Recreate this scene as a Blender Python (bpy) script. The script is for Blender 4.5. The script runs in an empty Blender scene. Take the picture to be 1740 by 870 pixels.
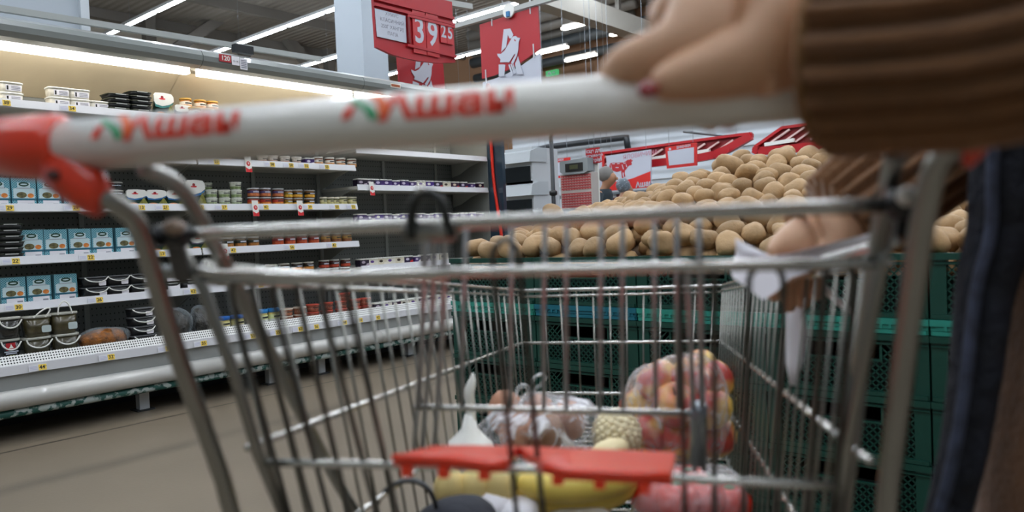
import bpy, bmesh, math, random
from mathutils import Vector, Matrix, noise
S = bpy.context.scene
COL = S.collection
rnd = random.Random(7)

# ------------------------------------------------------------------ camera
FPX, CAMH = 1276.0, 0.95
def _basis(yaw, pitch, roll):
    y, p, r = map(math.radians, (yaw, pitch, roll))
    F = Vector((math.cos(y)*math.cos(p), math.sin(y)*math.cos(p), -math.sin(p)))
    R0 = Vector((math.sin(y), -math.cos(y), 0)); U0 = R0.cross(F)
    return F, math.cos(r)*R0 - math.sin(r)*U0, math.cos(r)*U0 + math.sin(r)*R0
CF, CR, CU = _basis(40.2, 1.9, 2.4)
CC = Vector((0, 0, CAMH))
cam_d = bpy.data.cameras.new('camera'); cam = bpy.data.objects.new('camera', cam_d); COL.objects.link(cam)
M = Matrix((CR, CU, -CF)).transposed().to_4x4(); M.translation = CC
cam.matrix_world = M
cam_d.sensor_width = 36; cam_d.lens = FPX/1740*36
cam_d.clip_start = 0.02; cam_d.clip_end = 200
cam_d.dof.use_dof = True; cam_d.dof.focus_distance = 3.6; cam_d.dof.aperture_fstop = 3.7
S.camera = cam

# ------------------------------------------------------------------ world, exposure
w = bpy.data.worlds.new('world'); S.world = w; w.use_nodes = True
w.node_tree.nodes['Background'].inputs[0].default_value = (0.80, 0.92, 1.0, 1)
w.node_tree.nodes['Background'].inputs[1].default_value = 0.14
TUBE_POWER, CASE_POWER = 44.0, 8.5
S.view_settings.view_transform = 'Standard'; S.view_settings.look = 'None'
S.view_settings.exposure = 0.55; S.view_settings.gamma = 1.0
S.view_settings.use_curve_mapping = False
S.cycles.max_bounces = 8; S.cycles.transparent_max_bounces = 24
S.cycles.use_denoising = True; S.cycles.sample_clamp_indirect = 4.0
S.cycles.caustics_reflective = False; S.cycles.caustics_refractive = False

# ------------------------------------------------------------------ pixel helpers (calibrated camera)
def ray(x, y): return CF + CR*((x-870)/FPX) - CU*((y-435)/FPX)
def onx(x, y, v): d = ray(x, y); return CC + d*((v-CC.x)/d.x)
def ony(x, y, v): d = ray(x, y); return CC + d*((v-CC.y)/d.y)
def onz(x, y, v): d = ray(x, y); return CC + d*((v-CC.z)/d.z)
def cp(x, y, d): return CC + ray(x, y)*d
def proj(p):
    q = Vector(p) - CC; z = q.dot(CF); return 870+FPX*q.dot(CR)/z, 435-FPX*q.dot(CU)/z, z

# ------------------------------------------------------------------ materials
def lin(h):
    h = h.lstrip('#'); c = [int(h[i:i+2], 16)/255 for i in (0, 2, 4)]
    return tuple(x/12.92 if x <= .04045 else ((x+.055)/1.055)**2.4 for x in c) + (1,)
_m = {}
def mat(name, color, rough=.5, metal=0.0, var=0.0, scale=8.0, bump=0.0, bscale=40.0, spec=.5, coat=0.0, emit=0.0, alpha=1.0, sheen=0.0, sss=0.0):
    """Principled with optional noise colour variation and noise bump."""
    if name in _m: return _m[name]
    m = bpy.data.materials.new(name); m.use_nodes = True; nt = m.node_tree; b = nt.nodes['Principled BSDF']
    c = lin(color) if isinstance(color, str) else color
    b.inputs['Base Color'].default_value = c; b.inputs['Roughness'].default_value = rough
    b.inputs['Metallic'].default_value = metal; b.inputs['Specular IOR Level'].default_value = spec
    b.inputs['Coat Weight'].default_value = coat; b.inputs['Sheen Weight'].default_value = sheen
    if sss: b.inputs['Subsurface Weight'].default_value = sss; b.inputs['Subsurface Radius'].default_value = (.01, .004, .002)
    if alpha < 1: b.inputs['Alpha'].default_value = alpha
    if emit:
        b.inputs['Emission Color'].default_value = c; b.inputs['Emission Strength'].default_value = emit
    if var or bump: tc = nt.nodes.new('ShaderNodeTexCoord')
    if var:
        n = nt.nodes.new('ShaderNodeTexNoise'); n.inputs['Scale'].default_value = scale; n.inputs['Detail'].default_value = 5
        nt.links.new(tc.outputs['Object'], n.inputs['Vector'])
        r = nt.nodes.new('ShaderNodeValToRGB')
        r.color_ramp.elements[0].position = .3; r.color_ramp.elements[1].position = .7
        r.color_ramp.elements[0].color = tuple(x*(1-var) for x in c[:3]) + (1,)
        r.color_ramp.elements[1].color = tuple(min(1, x*(1+var)) for x in c[:3]) + (1,)
        nt.links.new(n.outputs['Fac'], r.inputs[0]); nt.links.new(r.outputs[0], b.inputs['Base Color'])
    if bump:
        n2 = nt.nodes.new('ShaderNodeTexNoise'); n2.inputs['Scale'].default_value = bscale; n2.inputs['Detail'].default_value = 4
        nt.links.new(tc.outputs['Object'], n2.inputs['Vector'])
        bp = nt.nodes.new('ShaderNodeBump'); bp.inputs['Strength'].default_value = bump; bp.inputs['Distance'].default_value = .01
        nt.links.new(n2.outputs['Fac'], bp.inputs['Height']); nt.links.new(bp.outputs[0], b.inputs['Normal'])
    _m[name] = m; return m
def nodes_of(m): return m.node_tree.nodes, m.node_tree.links, m.node_tree.nodes['Principled BSDF']
def checker_mat(name, c1, c2, scale, rough=.5):
    m = mat(name, c1, rough); N, L, b = nodes_of(m)
    tc = N.new('ShaderNodeTexCoord'); ck = N.new('ShaderNodeTexChecker'); ck.inputs['Scale'].default_value = scale
    ck.inputs['Color1'].default_value = lin(c1); ck.inputs['Color2'].default_value = lin(c2)
    L.new(tc.outputs['Object'], ck.inputs['Vector']); L.new(ck.outputs[0], b.inputs['Base Color']); return m
def peg_mat(name, col, hole, ax, pitch, r, slots=False):
    """Sheet metal with a regular grid of punched dark holes; ax = the two object axes of the sheet."""
    m = mat(name, col, .5); N, L, b = nodes_of(m)
    tc = N.new('ShaderNodeTexCoord'); sx = N.new('ShaderNodeSeparateXYZ'); L.new(tc.outputs['Object'], sx.inputs[0])
    def cell(o, p):
        a = N.new('ShaderNodeMath'); a.operation = 'DIVIDE'; L.new(sx.outputs[o], a.inputs[0]); a.inputs[1].default_value = p
        f = N.new('ShaderNodeMath'); f.operation = 'FRACT'; L.new(a.outputs[0], f.inputs[0])
        s = N.new('ShaderNodeMath'); s.operation = 'SUBTRACT'; L.new(f.outputs[0], s.inputs[0]); s.inputs[1].default_value = .5
        q = N.new('ShaderNodeMath'); q.operation = 'ABSOLUTE'; L.new(s.outputs[0], q.inputs[0]); return q
    pu, pv = pitch
    a, c = cell(ax[0], pu), cell(ax[1], pv)
    if slots:
        mx = N.new('ShaderNodeMath'); mx.operation = 'MAXIMUM'; L.new(a.outputs[0], mx.inputs[0]); L.new(c.outputs[0], mx.inputs[1]); src = mx
    else:
        h = N.new('ShaderNodeVectorMath'); h.operation = 'LENGTH'; cb = N.new('ShaderNodeCombineXYZ')
        L.new(a.outputs[0], cb.inputs[0]); L.new(c.outputs[0], cb.inputs[1]); L.new(cb.outputs[0], h.inputs[0]); src = None
    lt = N.new('ShaderNodeMath'); lt.operation = 'LESS_THAN'; lt.inputs[1].default_value = r
    L.new(src.outputs[0] if src else h.outputs['Value'], lt.inputs[0])
    mixn = N.new('ShaderNodeMix'); mixn.data_type = 'RGBA'
    mixn.inputs['A'].default_value = lin(col); mixn.inputs['B'].default_value = lin(hole)
    L.new(lt.outputs[0], mixn.inputs['Factor']); L.new(mixn.outputs['Result'], b.inputs['Base Color']); return m
def wave_bump(m, axis, scale, strength):
    N, L, b = nodes_of(m); tc = N.new('ShaderNodeTexCoord'); wv = N.new('ShaderNodeTexWave')
    wv.bands_direction = axis; wv.inputs['Scale'].default_value = scale
    L.new(tc.outputs['Object'], wv.inputs['Vector'])
    bp = N.new('ShaderNodeBump'); bp.inputs['Strength'].default_value = strength; bp.inputs['Distance'].default_value = .05
    L.new(wv.outputs['Fac'], bp.inputs['Height']); L.new(bp.outputs[0], b.inputs['Normal']); return m
def film_mat(name, tint, cover, rough=.12):
    """Thin clear plastic film: mostly see-through, wrinkles turn milky and shiny."""
    m = mat(name, tint, rough); N, L, b = nodes_of(m); out = N['Material Output']
    tr = N.new('ShaderNodeBsdfTransparent'); mx = N.new('ShaderNodeMixShader')
    lw = N.new('ShaderNodeLayerWeight'); lw.inputs[0].default_value = .35
    tc = N.new('ShaderNodeTexCoord'); nz = N.new('ShaderNodeTexNoise'); nz.inputs['Scale'].default_value = 26; nz.inputs['Detail'].default_value = 4
    nz.inputs['Distortion'].default_value = 1.5
    L.new(tc.outputs['Object'], nz.inputs['Vector'])
    rp = N.new('ShaderNodeValToRGB'); rp.color_ramp.elements[0].position = .48; rp.color_ramp.elements[1].position = .72
    L.new(nz.outputs['Fac'], rp.inputs[0])
    ad = N.new('ShaderNodeMath'); ad.operation = 'MULTIPLY_ADD'; ad.inputs[1].default_value = cover; ad.inputs[2].default_value = .04
    L.new(rp.outputs[0], ad.inputs[0])
    a2 = N.new('ShaderNodeMath'); a2.operation = 'MULTIPLY_ADD'; a2.inputs[1].default_value = .45; a2.use_clamp = True
    L.new(lw.outputs['Facing'], a2.inputs[0]); L.new(ad.outputs[0], a2.inputs[2])
    bp = N.new('ShaderNodeBump'); bp.inputs['Strength'].default_value = .8; bp.inputs['Distance'].default_value = .01
    L.new(nz.outputs['Fac'], bp.inputs['Height']); L.new(bp.outputs[0], b.inputs['Normal'])
    L.new(a2.outputs[0], mx.inputs[0]); L.new(tr.outputs[0], mx.inputs[1]); L.new(b.outputs[0], mx.inputs[2]); L.new(mx.outputs[0], out.inputs[0])
    return m
def glass_mat(name, tint, cover):
    m = mat(name, tint, .05); N, L, b = nodes_of(m); out = N['Material Output']
    tr = N.new('ShaderNodeBsdfTransparent'); mx = N.new('ShaderNodeMixShader'); mx.inputs[0].default_value = cover
    L.new(tr.outputs[0], mx.inputs[1]); L.new(b.outputs[0], mx.inputs[2]); L.new(mx.outputs[0], out.inputs[0]); return m

# ------------------------------------------------------------------ mesh builder
class MB:
    def __init__(s): s.v = []; s.f = []; s.mi = []; s.sm = []; s.ms = []
    def m(s, mt):
        if mt not in s.ms: s.ms.append(mt)
        return s.ms.index(mt)
    def add(s, vs, fs, mt, smooth=False):
        o = len(s.v); k = s.m(mt); s.v += [Vector(p) for p in vs]
        for f in fs: s.f.append([i+o for i in f]); s.mi.append(k); s.sm.append(smooth)
        return s
    def box(s, lo, hi, mt, taper=0.0, bevel=0.0):
        (a, b, c), (d, e, g) = lo, hi; t = taper
        vs = [(a+t, b+t, c), (d-t, b+t, c), (d-t, e-t, c), (a+t, e-t, c), (a, b, g), (d, b, g), (d, e, g), (a, e, g)]
        return s.add(vs, [(0,3,2,1),(4,5,6,7),(0,1,5,4),(1,2,6,5),(2,3,7,6),(3,0,4,7)], mt)
    def obox(s, c, ax, ay, az, mt):
        """Box from its centre and three half-extent vectors."""
        c, ax, ay, az = map(Vector, (c, ax, ay, az))
        vs = [c+ax*i+ay*j+az*k for k in (-1,1) for i, j in ((-1,-1),(1,-1),(1,1),(-1,1))]
        return s.add(vs, [(0,3,2,1),(4,5,6,7),(0,1,5,4),(1,2,6,5),(2,3,7,6),(3,0,4,7)], mt)
    def bar(s, p, q, wd, ht, mt, up=(0,0,1)):
        p, q = Vector(p), Vector(q); d = (q-p); a = d.normalized(); u = Vector(up)
        x = a.cross(u)
        if x.length < 1e-4: x = a.cross(Vector((1,0,0)))
        x.normalize(); y = x.cross(a)
        return s.obox((p+q)/2, d/2, x*wd/2, y*ht/2, mt)
    def loft(s, rings, mt, cap=True, smooth=True, closed=False):
        n = len(rings[0]); vs = [p for r in rings for p in r]; fs = []
        R = len(rings)
        for i in range(R if closed else R-1):
            a, b = i*n, ((i+1) % R)*n
            for j in range(n): k = (j+1) % n; fs.append((a+j, a+k, b+k, b+j))
        if cap and not closed: fs += [tuple(range(n-1, -1, -1)), tuple((R-1)*n+j for j in range(n))]
        return s.add(vs, fs, mt, smooth)
    def tube(s, pts, r, mt, n=8, soft=0, closed=False, flat=1.0, ribs=0, amp=0.0):
        pts = [Vector(p) for p in pts]
        rs = list(r) if isinstance(r, (list, tuple)) else [r]*len(pts)
        for _ in range(soft):
            if len(pts) < 3: break
            np_, nr = [pts[0]], [rs[0]]
            for i in range(len(pts)-1):
                a, b = pts[i], pts[i+1]
                np_ += [a*.75+b*.25, a*.25+b*.75]; nr += [rs[i]*.75+rs[i+1]*.25, rs[i]*.25+rs[i+1]*.75]
            np_.append(pts[-1]); nr.append(rs[-1]); pts, rs = np_, nr
        N = len(pts); u = None; rings = []
        for i, p in enumerate(pts):
            if closed: t = pts[(i+1) % N]-pts[i-1]
            else: t = pts[min(i+1, N-1)]-pts[max(i-1, 0)]
            t.normalize()
            if u is None:
                u = t.cross(Vector((0,0,1)))
                if u.length < .05: u = t.cross(Vector((1,0,0)))
            u = (u - t*u.dot(t)).normalized(); v = t.cross(u)
            rings.append([p + (u*math.cos(2*math.pi*j/n) + v*flat*math.sin(2*math.pi*j/n))*(rs[i] + (amp*math.cos(2*math.pi*j*ribs/n) if ribs else 0)) for j in range(n)])
        return s.loft(rings, mt, closed=closed)
    def lathe(s, prof, mt, n=20, c=(0,0,0), sx=1.0, sy=1.0, p=2.0, smooth=True):
        """Profile of (radius, z); p > 2 squares the outline off."""
        c = Vector(c); rings = []
        for r, z in prof:
            ring = []
            for j in range(n):
                a = 2*math.pi*(j+.5)/n; ca, sa = math.cos(a), math.sin(a)
                k = (abs(ca)**p + abs(sa)**p)**(-1/p)
                ring.append(c + Vector((r*sx*ca*k, r*sy*sa*k, z)))
            rings.append(ring)
        return s.loft(rings, mt, smooth=smooth)
    def ball(s, c, rx, ry, rz, mt, n=14, rough=0.0, seed=0, rot=None):
        c = Vector(c); R = n//2; rings = []
        for i in range(1, R):
            t = math.pi*i/R
            rings.append([Vector((rx*math.sin(t)*math.cos(2*math.pi*j/n), ry*math.sin(t)*math.sin(2*math.pi*j/n), -rz*math.cos(t))) for j in range(n)])
        vs = [Vector((0,0,-rz))] + [p for r in rings for p in r] + [Vector((0,0,rz))]
        if rough:
            q = Vector((seed*7.3, seed*3.1, seed*1.7))
            vs = [p*(1+rough*noise.noise(p*(1.1/max(rx,ry,rz))+q)*1.6) for p in vs]
        if rot is not None: vs = [rot @ p for p in vs]
        vs = [p+c for p in vs]; fs = []
        for j in range(n):
            k = (j+1) % n; fs.append((0, 1+k, 1+j)); e = len(vs)-1; b = 1+(R-2)*n; fs.append((e, b+j, b+k))
            for i in range(R-2): a = 1+i*n; fs.append((a+j, a+k, a+n+k, a+n+j))
        return s.add(vs, fs, mt, True)
    def plate(s, poly, o, ex, ey, th, mt):
        """Extruded outline: 2D points in the plane (o, ex, ey), thickness th backwards along ex x ey."""
        o, ex, ey = map(Vector, (o, ex, ey)); nz = ex.cross(ey).normalized(); n = len(poly)
        fr = [o+ex*x+ey*y for x, y in poly]; bk = [p-nz*th for p in fr]
        return s.add(fr+bk, [tuple(range(n)), tuple(range(2*n-1, n-1, -1))] + [(i, i+n, (i+1) % n+n, (i+1) % n) for i in range(n)], mt)
    def text(s, t, o, ex, ey, size, mt, align='CENTER', bold=0.0, xs=1.0, th=.0006):
        vs, fs = text_mesh(t, align, bold); o, ex, ey = map(Vector, (o, ex, ey)); nz = ex.cross(ey).normalized()
        return s.add([o+ex*(x*size*xs)+ey*(y*size)+nz*th for x, y in vs], fs, mt)
    def build(s, name, parent=None, world=True):
        me = bpy.data.meshes.new(name)
        off = Vector((0,0,0))
        if parent is not None and world:
            q = parent
            while q is not None: off += q.location; q = q.parent
        me.from_pydata([tuple(p-off) for p in s.v], [], s.f)
        for mt in s.ms: me.materials.append(mt)
        me.polygons.foreach_set('material_index', s.mi); me.polygons.foreach_set('use_smooth', s.sm); me.update()
        o = bpy.data.objects.new(name, me); COL.objects.link(o)
        if parent is not None: o.parent = parent
        return o
_tx = {}
def text_mesh(t, align, bold):
    k = (t, align, bold)
    if k not in _tx:
        cu = bpy.data.curves.new('lettering', 'FONT'); cu.body = t; cu.align_x = align; cu.align_y = 'CENTER'; cu.size = 1; cu.resolution_u = 3; cu.offset = bold
        ob = bpy.data.objects.new('lettering', cu); COL.objects.link(ob)
        me = bpy.data.meshes.new_from_object(ob.evaluated_get(bpy.context.evaluated_depsgraph_get()))
        _tx[k] = ([(v.co.x, v.co.y) for v in me.vertices], [tuple(p.vertices) for p in me.polygons])
        bpy.data.objects.remove(ob); bpy.data.curves.remove(cu); bpy.data.meshes.remove(me)
    return _tx[k]
def tag(o, label, cat, group=None, kind=None):
    o['label'] = label; o['category'] = cat
    if group: o['group'] = group
    if kind: o['kind'] = kind
    return o
def thing(name, label, cat, loc=(0,0,0), group=None, kind=None):
    o = bpy.data.objects.new(name, None); COL.objects.link(o); o.location = loc; o.empty_display_size = .05
    return tag(o, label, cat, group, kind)
def struct(o, label, cat): return tag(o, label, cat, None, 'structure')
def copy_tree(o, parent=None):
    c = o.copy(); COL.objects.link(c)
    if parent is not None: c.parent = parent
    for ch in list(o.children): copy_tree(ch, c)
    return c
ORD = 'zeroth first second third fourth fifth sixth seventh eighth ninth tenth eleventh twelfth thirteenth fourteenth fifteenth sixteenth seventeenth eighteenth nineteenth twentieth'.split()
def nth(i):
    if i <= 20: return ORD[i]
    tens = {2:('twenty','twentieth'),3:('thirty','thirtieth'),4:('forty','fortieth'),5:('fifty','fiftieth'),6:('sixty','sixtieth'),7:('seventy','seventieth'),8:('eighty','eightieth'),9:('ninety','ninetieth')}[i//10]
    return tens[0]+'-'+ORD[i % 10] if i % 10 else tens[1]
def skin(name, joints, edges, mt, parent=None, sub=2, extra=None):
    """One continuous body grown round a skeleton: joints {key: (pos, radius)}."""
    ks = list(joints); me = bpy.data.meshes.new(name)
    off = parent.location if parent is not None else Vector((0,0,0))
    me.from_pydata([Vector(joints[k][0])-off for k in ks], [(ks.index(a), ks.index(b)) for a, b in edges], [])
    o = bpy.data.objects.new(name, me); COL.objects.link(o)
    md = o.modifiers.new('skin', 'SKIN'); md.use_smooth_shade = True
    for i, k in enumerate(ks):
        r = joints[k][1]; me.skin_vertices[0].data[i].radius = r if isinstance(r, tuple) else (r, r)
        me.skin_vertices[0].data[i].use_root = (i == 0)
    ss = o.modifiers.new('sub', 'SUBSURF'); ss.levels = sub; ss.render_levels = sub
    dg = bpy.context.evaluated_depsgraph_get(); nm = bpy.data.meshes.new_from_object(o.evaluated_get(dg))
    o.modifiers.clear(); o.data = nm; nm.name = name
    nm.materials.clear(); nm.materials.append(mt)
    for p in nm.polygons: p.use_smooth = True; p.material_index = 0
    if parent is not None: o.parent = parent
    return o

# ------------------------------------------------------------------ shared materials
WHITE = mat('white_plastic', '#e6e6e0', .45); CREAM = mat('cream_plastic', '#e2ddd0', .5)
BLACK = mat('black_plastic', '#15171a', .4); DARK = mat('dark_grey_metal', '#2c2f31', .5)
GREYM = mat('grey_painted_metal', '#a7aaa7', .38, coat=.3); LGREY = mat('light_grey_metal', '#c4c7ca', .35)
RED = mat('red_plastic', '#d42a14', .32, coat=.4); SIGNRED = mat('sign_red', '#ac1b25', .5)
SIGNWHITE = mat('sign_white', '#c2c7d3', .55); CHROME = mat('zinc_wire', '#cfcfca', .27, 1.0)
CHROMED = mat('zinc_tube', '#94948f', .3, 1.0)
STEEL = mat('brushed_steel', '#8b9298', .35, .9)
PAPER = mat('white_paper', '#eceaf0', .8); YEL = mat('yellow_tag', '#f0cf52', .6); INK = mat('black_ink', '#1a1a1c', .7)
REDINK = mat('red_ink', '#cf1f26', .6); LAV = mat('lavender_print', '#c3c3dc', .7)
def emitter(name, color, power):
    m = bpy.data.materials.new(name); m.use_nodes = True; N = m.node_tree.nodes; N.remove(N['Principled BSDF'])
    e = N.new('ShaderNodeEmission'); e.inputs[0].default_value = color; e.inputs[1].default_value = power
    m.node_tree.links.new(e.outputs[0], N['Material Output'].inputs[0]); return m
LED = emitter('cool_led_tube', (.86, .92, 1, 1), TUBE_POWER)
WARMLED = emitter('warm_led_tube', (1, .90, .80, 1), TUBE_POWER*.5)
CASELED = emitter('display_case_led', (1, .95, .87, 1), CASE_POWER)
# ================================================================== SETTING
X0, X1, YA, YB, ZC = -7.0, 21.0, -9.0, 24.0, 7.8
fm = mat('floor_concrete', '#786d5e', .42, var=.10, scale=1.1, bump=.05, bscale=60)
N, L, b = nodes_of(fm)
base = b.inputs['Base Color'].links[0].from_socket
tc = N.new('ShaderNodeTexCoord'); sp = N.new('ShaderNodeSeparateXYZ'); L.new(tc.outputs['Object'], sp.inputs[0])
nz = N.new('ShaderNodeTexNoise'); nz.inputs['Scale'].default_value = 1.6; L.new(tc.outputs['Object'], nz.inputs['Vector'])
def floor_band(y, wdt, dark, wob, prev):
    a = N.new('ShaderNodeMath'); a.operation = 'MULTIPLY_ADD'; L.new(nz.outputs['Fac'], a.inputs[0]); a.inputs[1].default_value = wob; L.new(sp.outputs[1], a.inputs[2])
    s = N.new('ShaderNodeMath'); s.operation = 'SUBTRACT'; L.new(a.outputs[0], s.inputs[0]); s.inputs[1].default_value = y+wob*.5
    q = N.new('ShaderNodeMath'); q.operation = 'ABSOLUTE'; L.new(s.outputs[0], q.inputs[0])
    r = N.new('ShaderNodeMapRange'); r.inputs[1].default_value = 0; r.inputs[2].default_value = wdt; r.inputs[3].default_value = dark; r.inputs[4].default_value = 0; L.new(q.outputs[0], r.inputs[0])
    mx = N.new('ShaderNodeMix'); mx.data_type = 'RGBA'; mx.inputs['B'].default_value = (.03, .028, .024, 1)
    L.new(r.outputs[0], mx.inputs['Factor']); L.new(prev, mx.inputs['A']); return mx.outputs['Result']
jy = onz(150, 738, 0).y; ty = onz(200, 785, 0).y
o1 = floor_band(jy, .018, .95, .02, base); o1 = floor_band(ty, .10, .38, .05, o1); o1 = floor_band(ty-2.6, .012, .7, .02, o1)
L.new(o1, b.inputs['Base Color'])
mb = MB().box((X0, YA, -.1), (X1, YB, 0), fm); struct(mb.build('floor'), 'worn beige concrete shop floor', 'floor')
wallm = wave_bump(mat('grey_cladding', '#bdb8ac', .7, var=.06, scale=.4), 'Z', 1.6, .5)
roofm = wave_bump(mat('roof_deck', '#86827a', .75, var=.08, scale=.3), 'X', 1.4, .6)
tanm = mat('tan_wall', '#8a6a50', .8, var=.05, scale=.3)
struct(MB().box((X0, YA, ZC), (X1, YB, ZC+.2), roofm).build('ceiling'), 'ribbed dark grey metal roof deck', 'ceiling')
struct(MB().box((X0, YB, 0), (X1, YB+.2, ZC), wallm).build('wall_back'), 'grey ribbed metal wall behind the dairy cases', 'wall')
struct(MB().box((X1, YA, 0), (X1+.2, YB, ZC), tanm).build('wall_far'), 'tan wall at the far end of the shop', 'wall')
pm = mat('pillar_paint', '#a9b3bc', .6)
pa = onx(616, 60, 7.0)
struct(MB().box((7.0, pa.y, 0), (7.46, pa.y+.62, ZC), pm).build('pillar'), 'square pale blue-grey concrete pillar behind the price sign', 'pillar')
wx = ony(150, 50, 6.0).x
mb = MB().box((-3, 6.0, 0), (wx-.06, 6.3, 4.6), mat('panel_white', '#b4bdc5', .55))
for k in range(1, 5): mb.box((wx-.06-.55*k, 5.985, 0), (wx-.03-.55*k, 6.0, 4.6), mat('panel_seam', '#b9c3cc', .5))
mb.box((wx-.06, 5.96, 0), (wx, 6.34, 4.6), mat('panel_edge', '#ccd3d8', .5))
struct(mb.build('wall_left'), 'white panelled cold room wall above the dairy case', 'wall')
wm2 = wave_bump(mat('white_wall', '#b9c0c6', .6, var=.04, scale=.5), 'Z', 2.2, .25)
struct(MB().box((12.0, -4, 0), (12.15, 10.0, 3.3), wm2).build('wall_right'), 'white tiled wall behind the meat counter', 'wall')
mb = MB()
for k in range(3): mb.box((11.97, -4, 1.35+k*.42), (12.0, 10, 1.365+k*.42), LGREY)
struct(mb.build('trim_1'), 'thin grey rails along the white wall', 'trim')

# roof steel
def beam(name, p, q, wd, ht, mt, label, cat, group=None):
    return tag(MB().bar(p, q, wd, ht, mt).build(name), label, cat, group)
ST = mat('roof_steel', '#6b6862', .6); STL = mat('girder_paint', '#b9b6ad', .6); PIPE = mat('dark_pipe', '#3c4245', .5)
beam('steel_brace', ony(285, 92, 22), ony(430, -6, 22), .34, .3, ST, 'diagonal grey steel brace rising right behind the hanging rail', 'brace')
beam('steel_brace', ony(425, -10, 22.45), ony(540, 128, 22.45), .34, .3, ST, 'diagonal grey steel brace falling right towards the pillar', 'brace')
for px, lab in ((252, 'grey steel column on the back wall beside the leftmost light row'), (412, 'grey steel column on the back wall between both diagonal braces'), (556, 'grey steel column on the back wall just left of pillar')):
    p = ony(px, 40, 22.6); beam('steel_column', (p.x, 22.6, 0), (p.x, 22.6, ZC), .3, .3, ST, lab, 'column')
g = ony(1025, 30, 9.0)
mb = MB().bar((8.0, 9.0, g.z), (20.9, 9.0, g.z), .35, .42, STL)
for k in range(7): mb.bar((9+k*1.9, 9.0, g.z+.2), (9+k*1.9, 9.0, ZC), .1, .1, ST)
mb.bar((8, 9, ZC-.15), (20.9, 9, ZC-.15), .3, .25, ST)
tag(mb.build('roof_girder'), 'long pale grey steel girder under the roof above the hand', 'girder')
for i, (a, bq, X, wd, nm, lab) in enumerate((((915, 82), (1095, 36), 20, .35, 'dark_pipe', 'dark roof pipe crossing behind the batten lights, upper one'),
        ((918, 113), (1075, 70), 20.4, .3, 'dark_pipe', 'dark roof pipe crossing behind the batten lights, lower one'),
        ((915, 30), (985, 10), 19, .35, 'roof_beam', 'grey roof beam right of the red banner, topmost'),
        ((915, 48), (985, 28), 19.5, .35, 'roof_beam', 'grey roof beam right of the red banner, middle one'),
        ((915, 66), (985, 45), 20.3, .3, 'roof_beam', 'grey roof beam right of the red banner, lowest'))):
    pp, qq = onx(*a, X), onx(*bq, X); zz = (pp.z+qq.z)/2
    t = thing(nm, lab, 'pipe' if i < 2 else 'beam', (X, (pp.y+qq.y)/2, zz)); MB().tube([(X, pp.y+3, zz), (X, qq.y-2, zz)], wd/2, PIPE if i < 2 else ST, 10).build('pipe', t)
    for yy in (pp.y+1, qq.y-1): MB().tube([(X, yy, zz), (X, yy, ZC-.03)], .015, ST, 5).build('hanger', t)
for k in range(9):
    y = -2+3.1*k
    tag(MB().bar((X0, y, ZC-.14), (X1, y, ZC-.14), .14, .28, ST).build('roof_purlin'), 'slim grey roof purlin under the metal deck', 'purlin', 'roof purlins')

# ceiling lights: continuous trunking rows
HOUS = mat('light_housing', '#cfd3d6', .4)
def light_row(x, z, y0, y1, seg, label, em=LED, wd=.052):
    t = thing('trunking_light', label, 'ceiling light', (x, y0, z), 'rows of ceiling tube lights')
    MB().box((x-.04, y0, z+.03), (x+.04, y1, z+.10), HOUS).build('housing', t)
    y = y0; k = 0
    while y < y1-.2:
        MB().box((x-wd/2, y+.06, z-.012), (x+wd/2, min(y+seg, y1)-.06, z+.03), em).build('tube', t); y += seg; k += 1
    y = y0+.6
    while y < y1: MB().tube([(x, y, z+.1), (x, y, ZC-.03)], .004, STEEL, 4).build('suspension_wire', t); y += 4.2
    return t
light_row(7.72, 6, -4, 20, 1.45, 'long row of white tube lights, leftmost row in view')
light_row(10.42, 6, -4, 21, 1.5, 'long row of white tube lights passing left of the pillar')
light_row(13.12, 6, -4, 22, 1.5, 'long row of white tube lights between price sign and banner')
light_row(15.8, 6, 13.3, 21.2, 1.5, 'row of white tube lights showing below the price sign')
for x in (-3.1, -.4, 2.3, 5.0):
    light_row(x, 6, -8, 15, 3.0, 'row of white tube lights overhead outside the picture')
for (a, bq, lab) in (((915, 92), (962, 79), 'warm batten light right beside the banner, mid height'), ((963, 104), (1012, 92), 'warm batten light lowest of those between banner and thumb'),
        ((957, 50), (1013, 35), 'white batten light highest, below the girder'), ((1040, 61), (1073, 51), 'short batten light just above the thumb, left one'),
        ((1090, 70), (1112, 64), 'short batten light touching the outline of the hand')):
    p, q = onz(*a, 6), onz(*bq, 6); x = (p.x+q.x)/2
    t = thing('batten_light', lab, 'ceiling light', (x, q.y, 6), 'batten lights near the far wall')
    MB().box((x-.05, q.y, 6.03), (x+.05, p.y, 6.1), HOUS).build('housing', t)
    MB().box((x-.07, q.y, 5.98), (x+.07, p.y, 6.03), WARMLED).build('diffuser', t)
    MB().tube([(x, (p.y+q.y)/2, 6.1), (x, (p.y+q.y)/2, ZC-.03)], .004, STEEL, 4).build('suspension_wire', t)
# exit sign
p = onx(938, 124, 20.9)
t = thing('exit_sign', 'small green exit sign on the far tan wall', 'exit sign', p)
MB().box((20.86, p.y-.24, p.z-.09), (20.98, p.y+.24, p.z+.09), emitter('exit_green', (.15, .75, .30, 1), .38)).build('panel', t)
mb = MB(); mb.plate([(-.16,-.05),(-.10,-.05),(-.06,.0),(-.03,-.05),(.0,-.05),(-.04,.03),(-.09,.06),(-.14,.02)], (20.855, p.y, p.z), (0,-1,0), (0,0,1), .002, SIGNWHITE); mb.plate([(.04,-.012),(.11,-.012),(.11,-.04),(.17,0),(.11,.04),(.11,.012),(.04,.012)], (20.855, p.y, p.z), (0,-1,0), (0,0,1), .002, SIGNWHITE); mb.build('pictogram', t)

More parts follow.
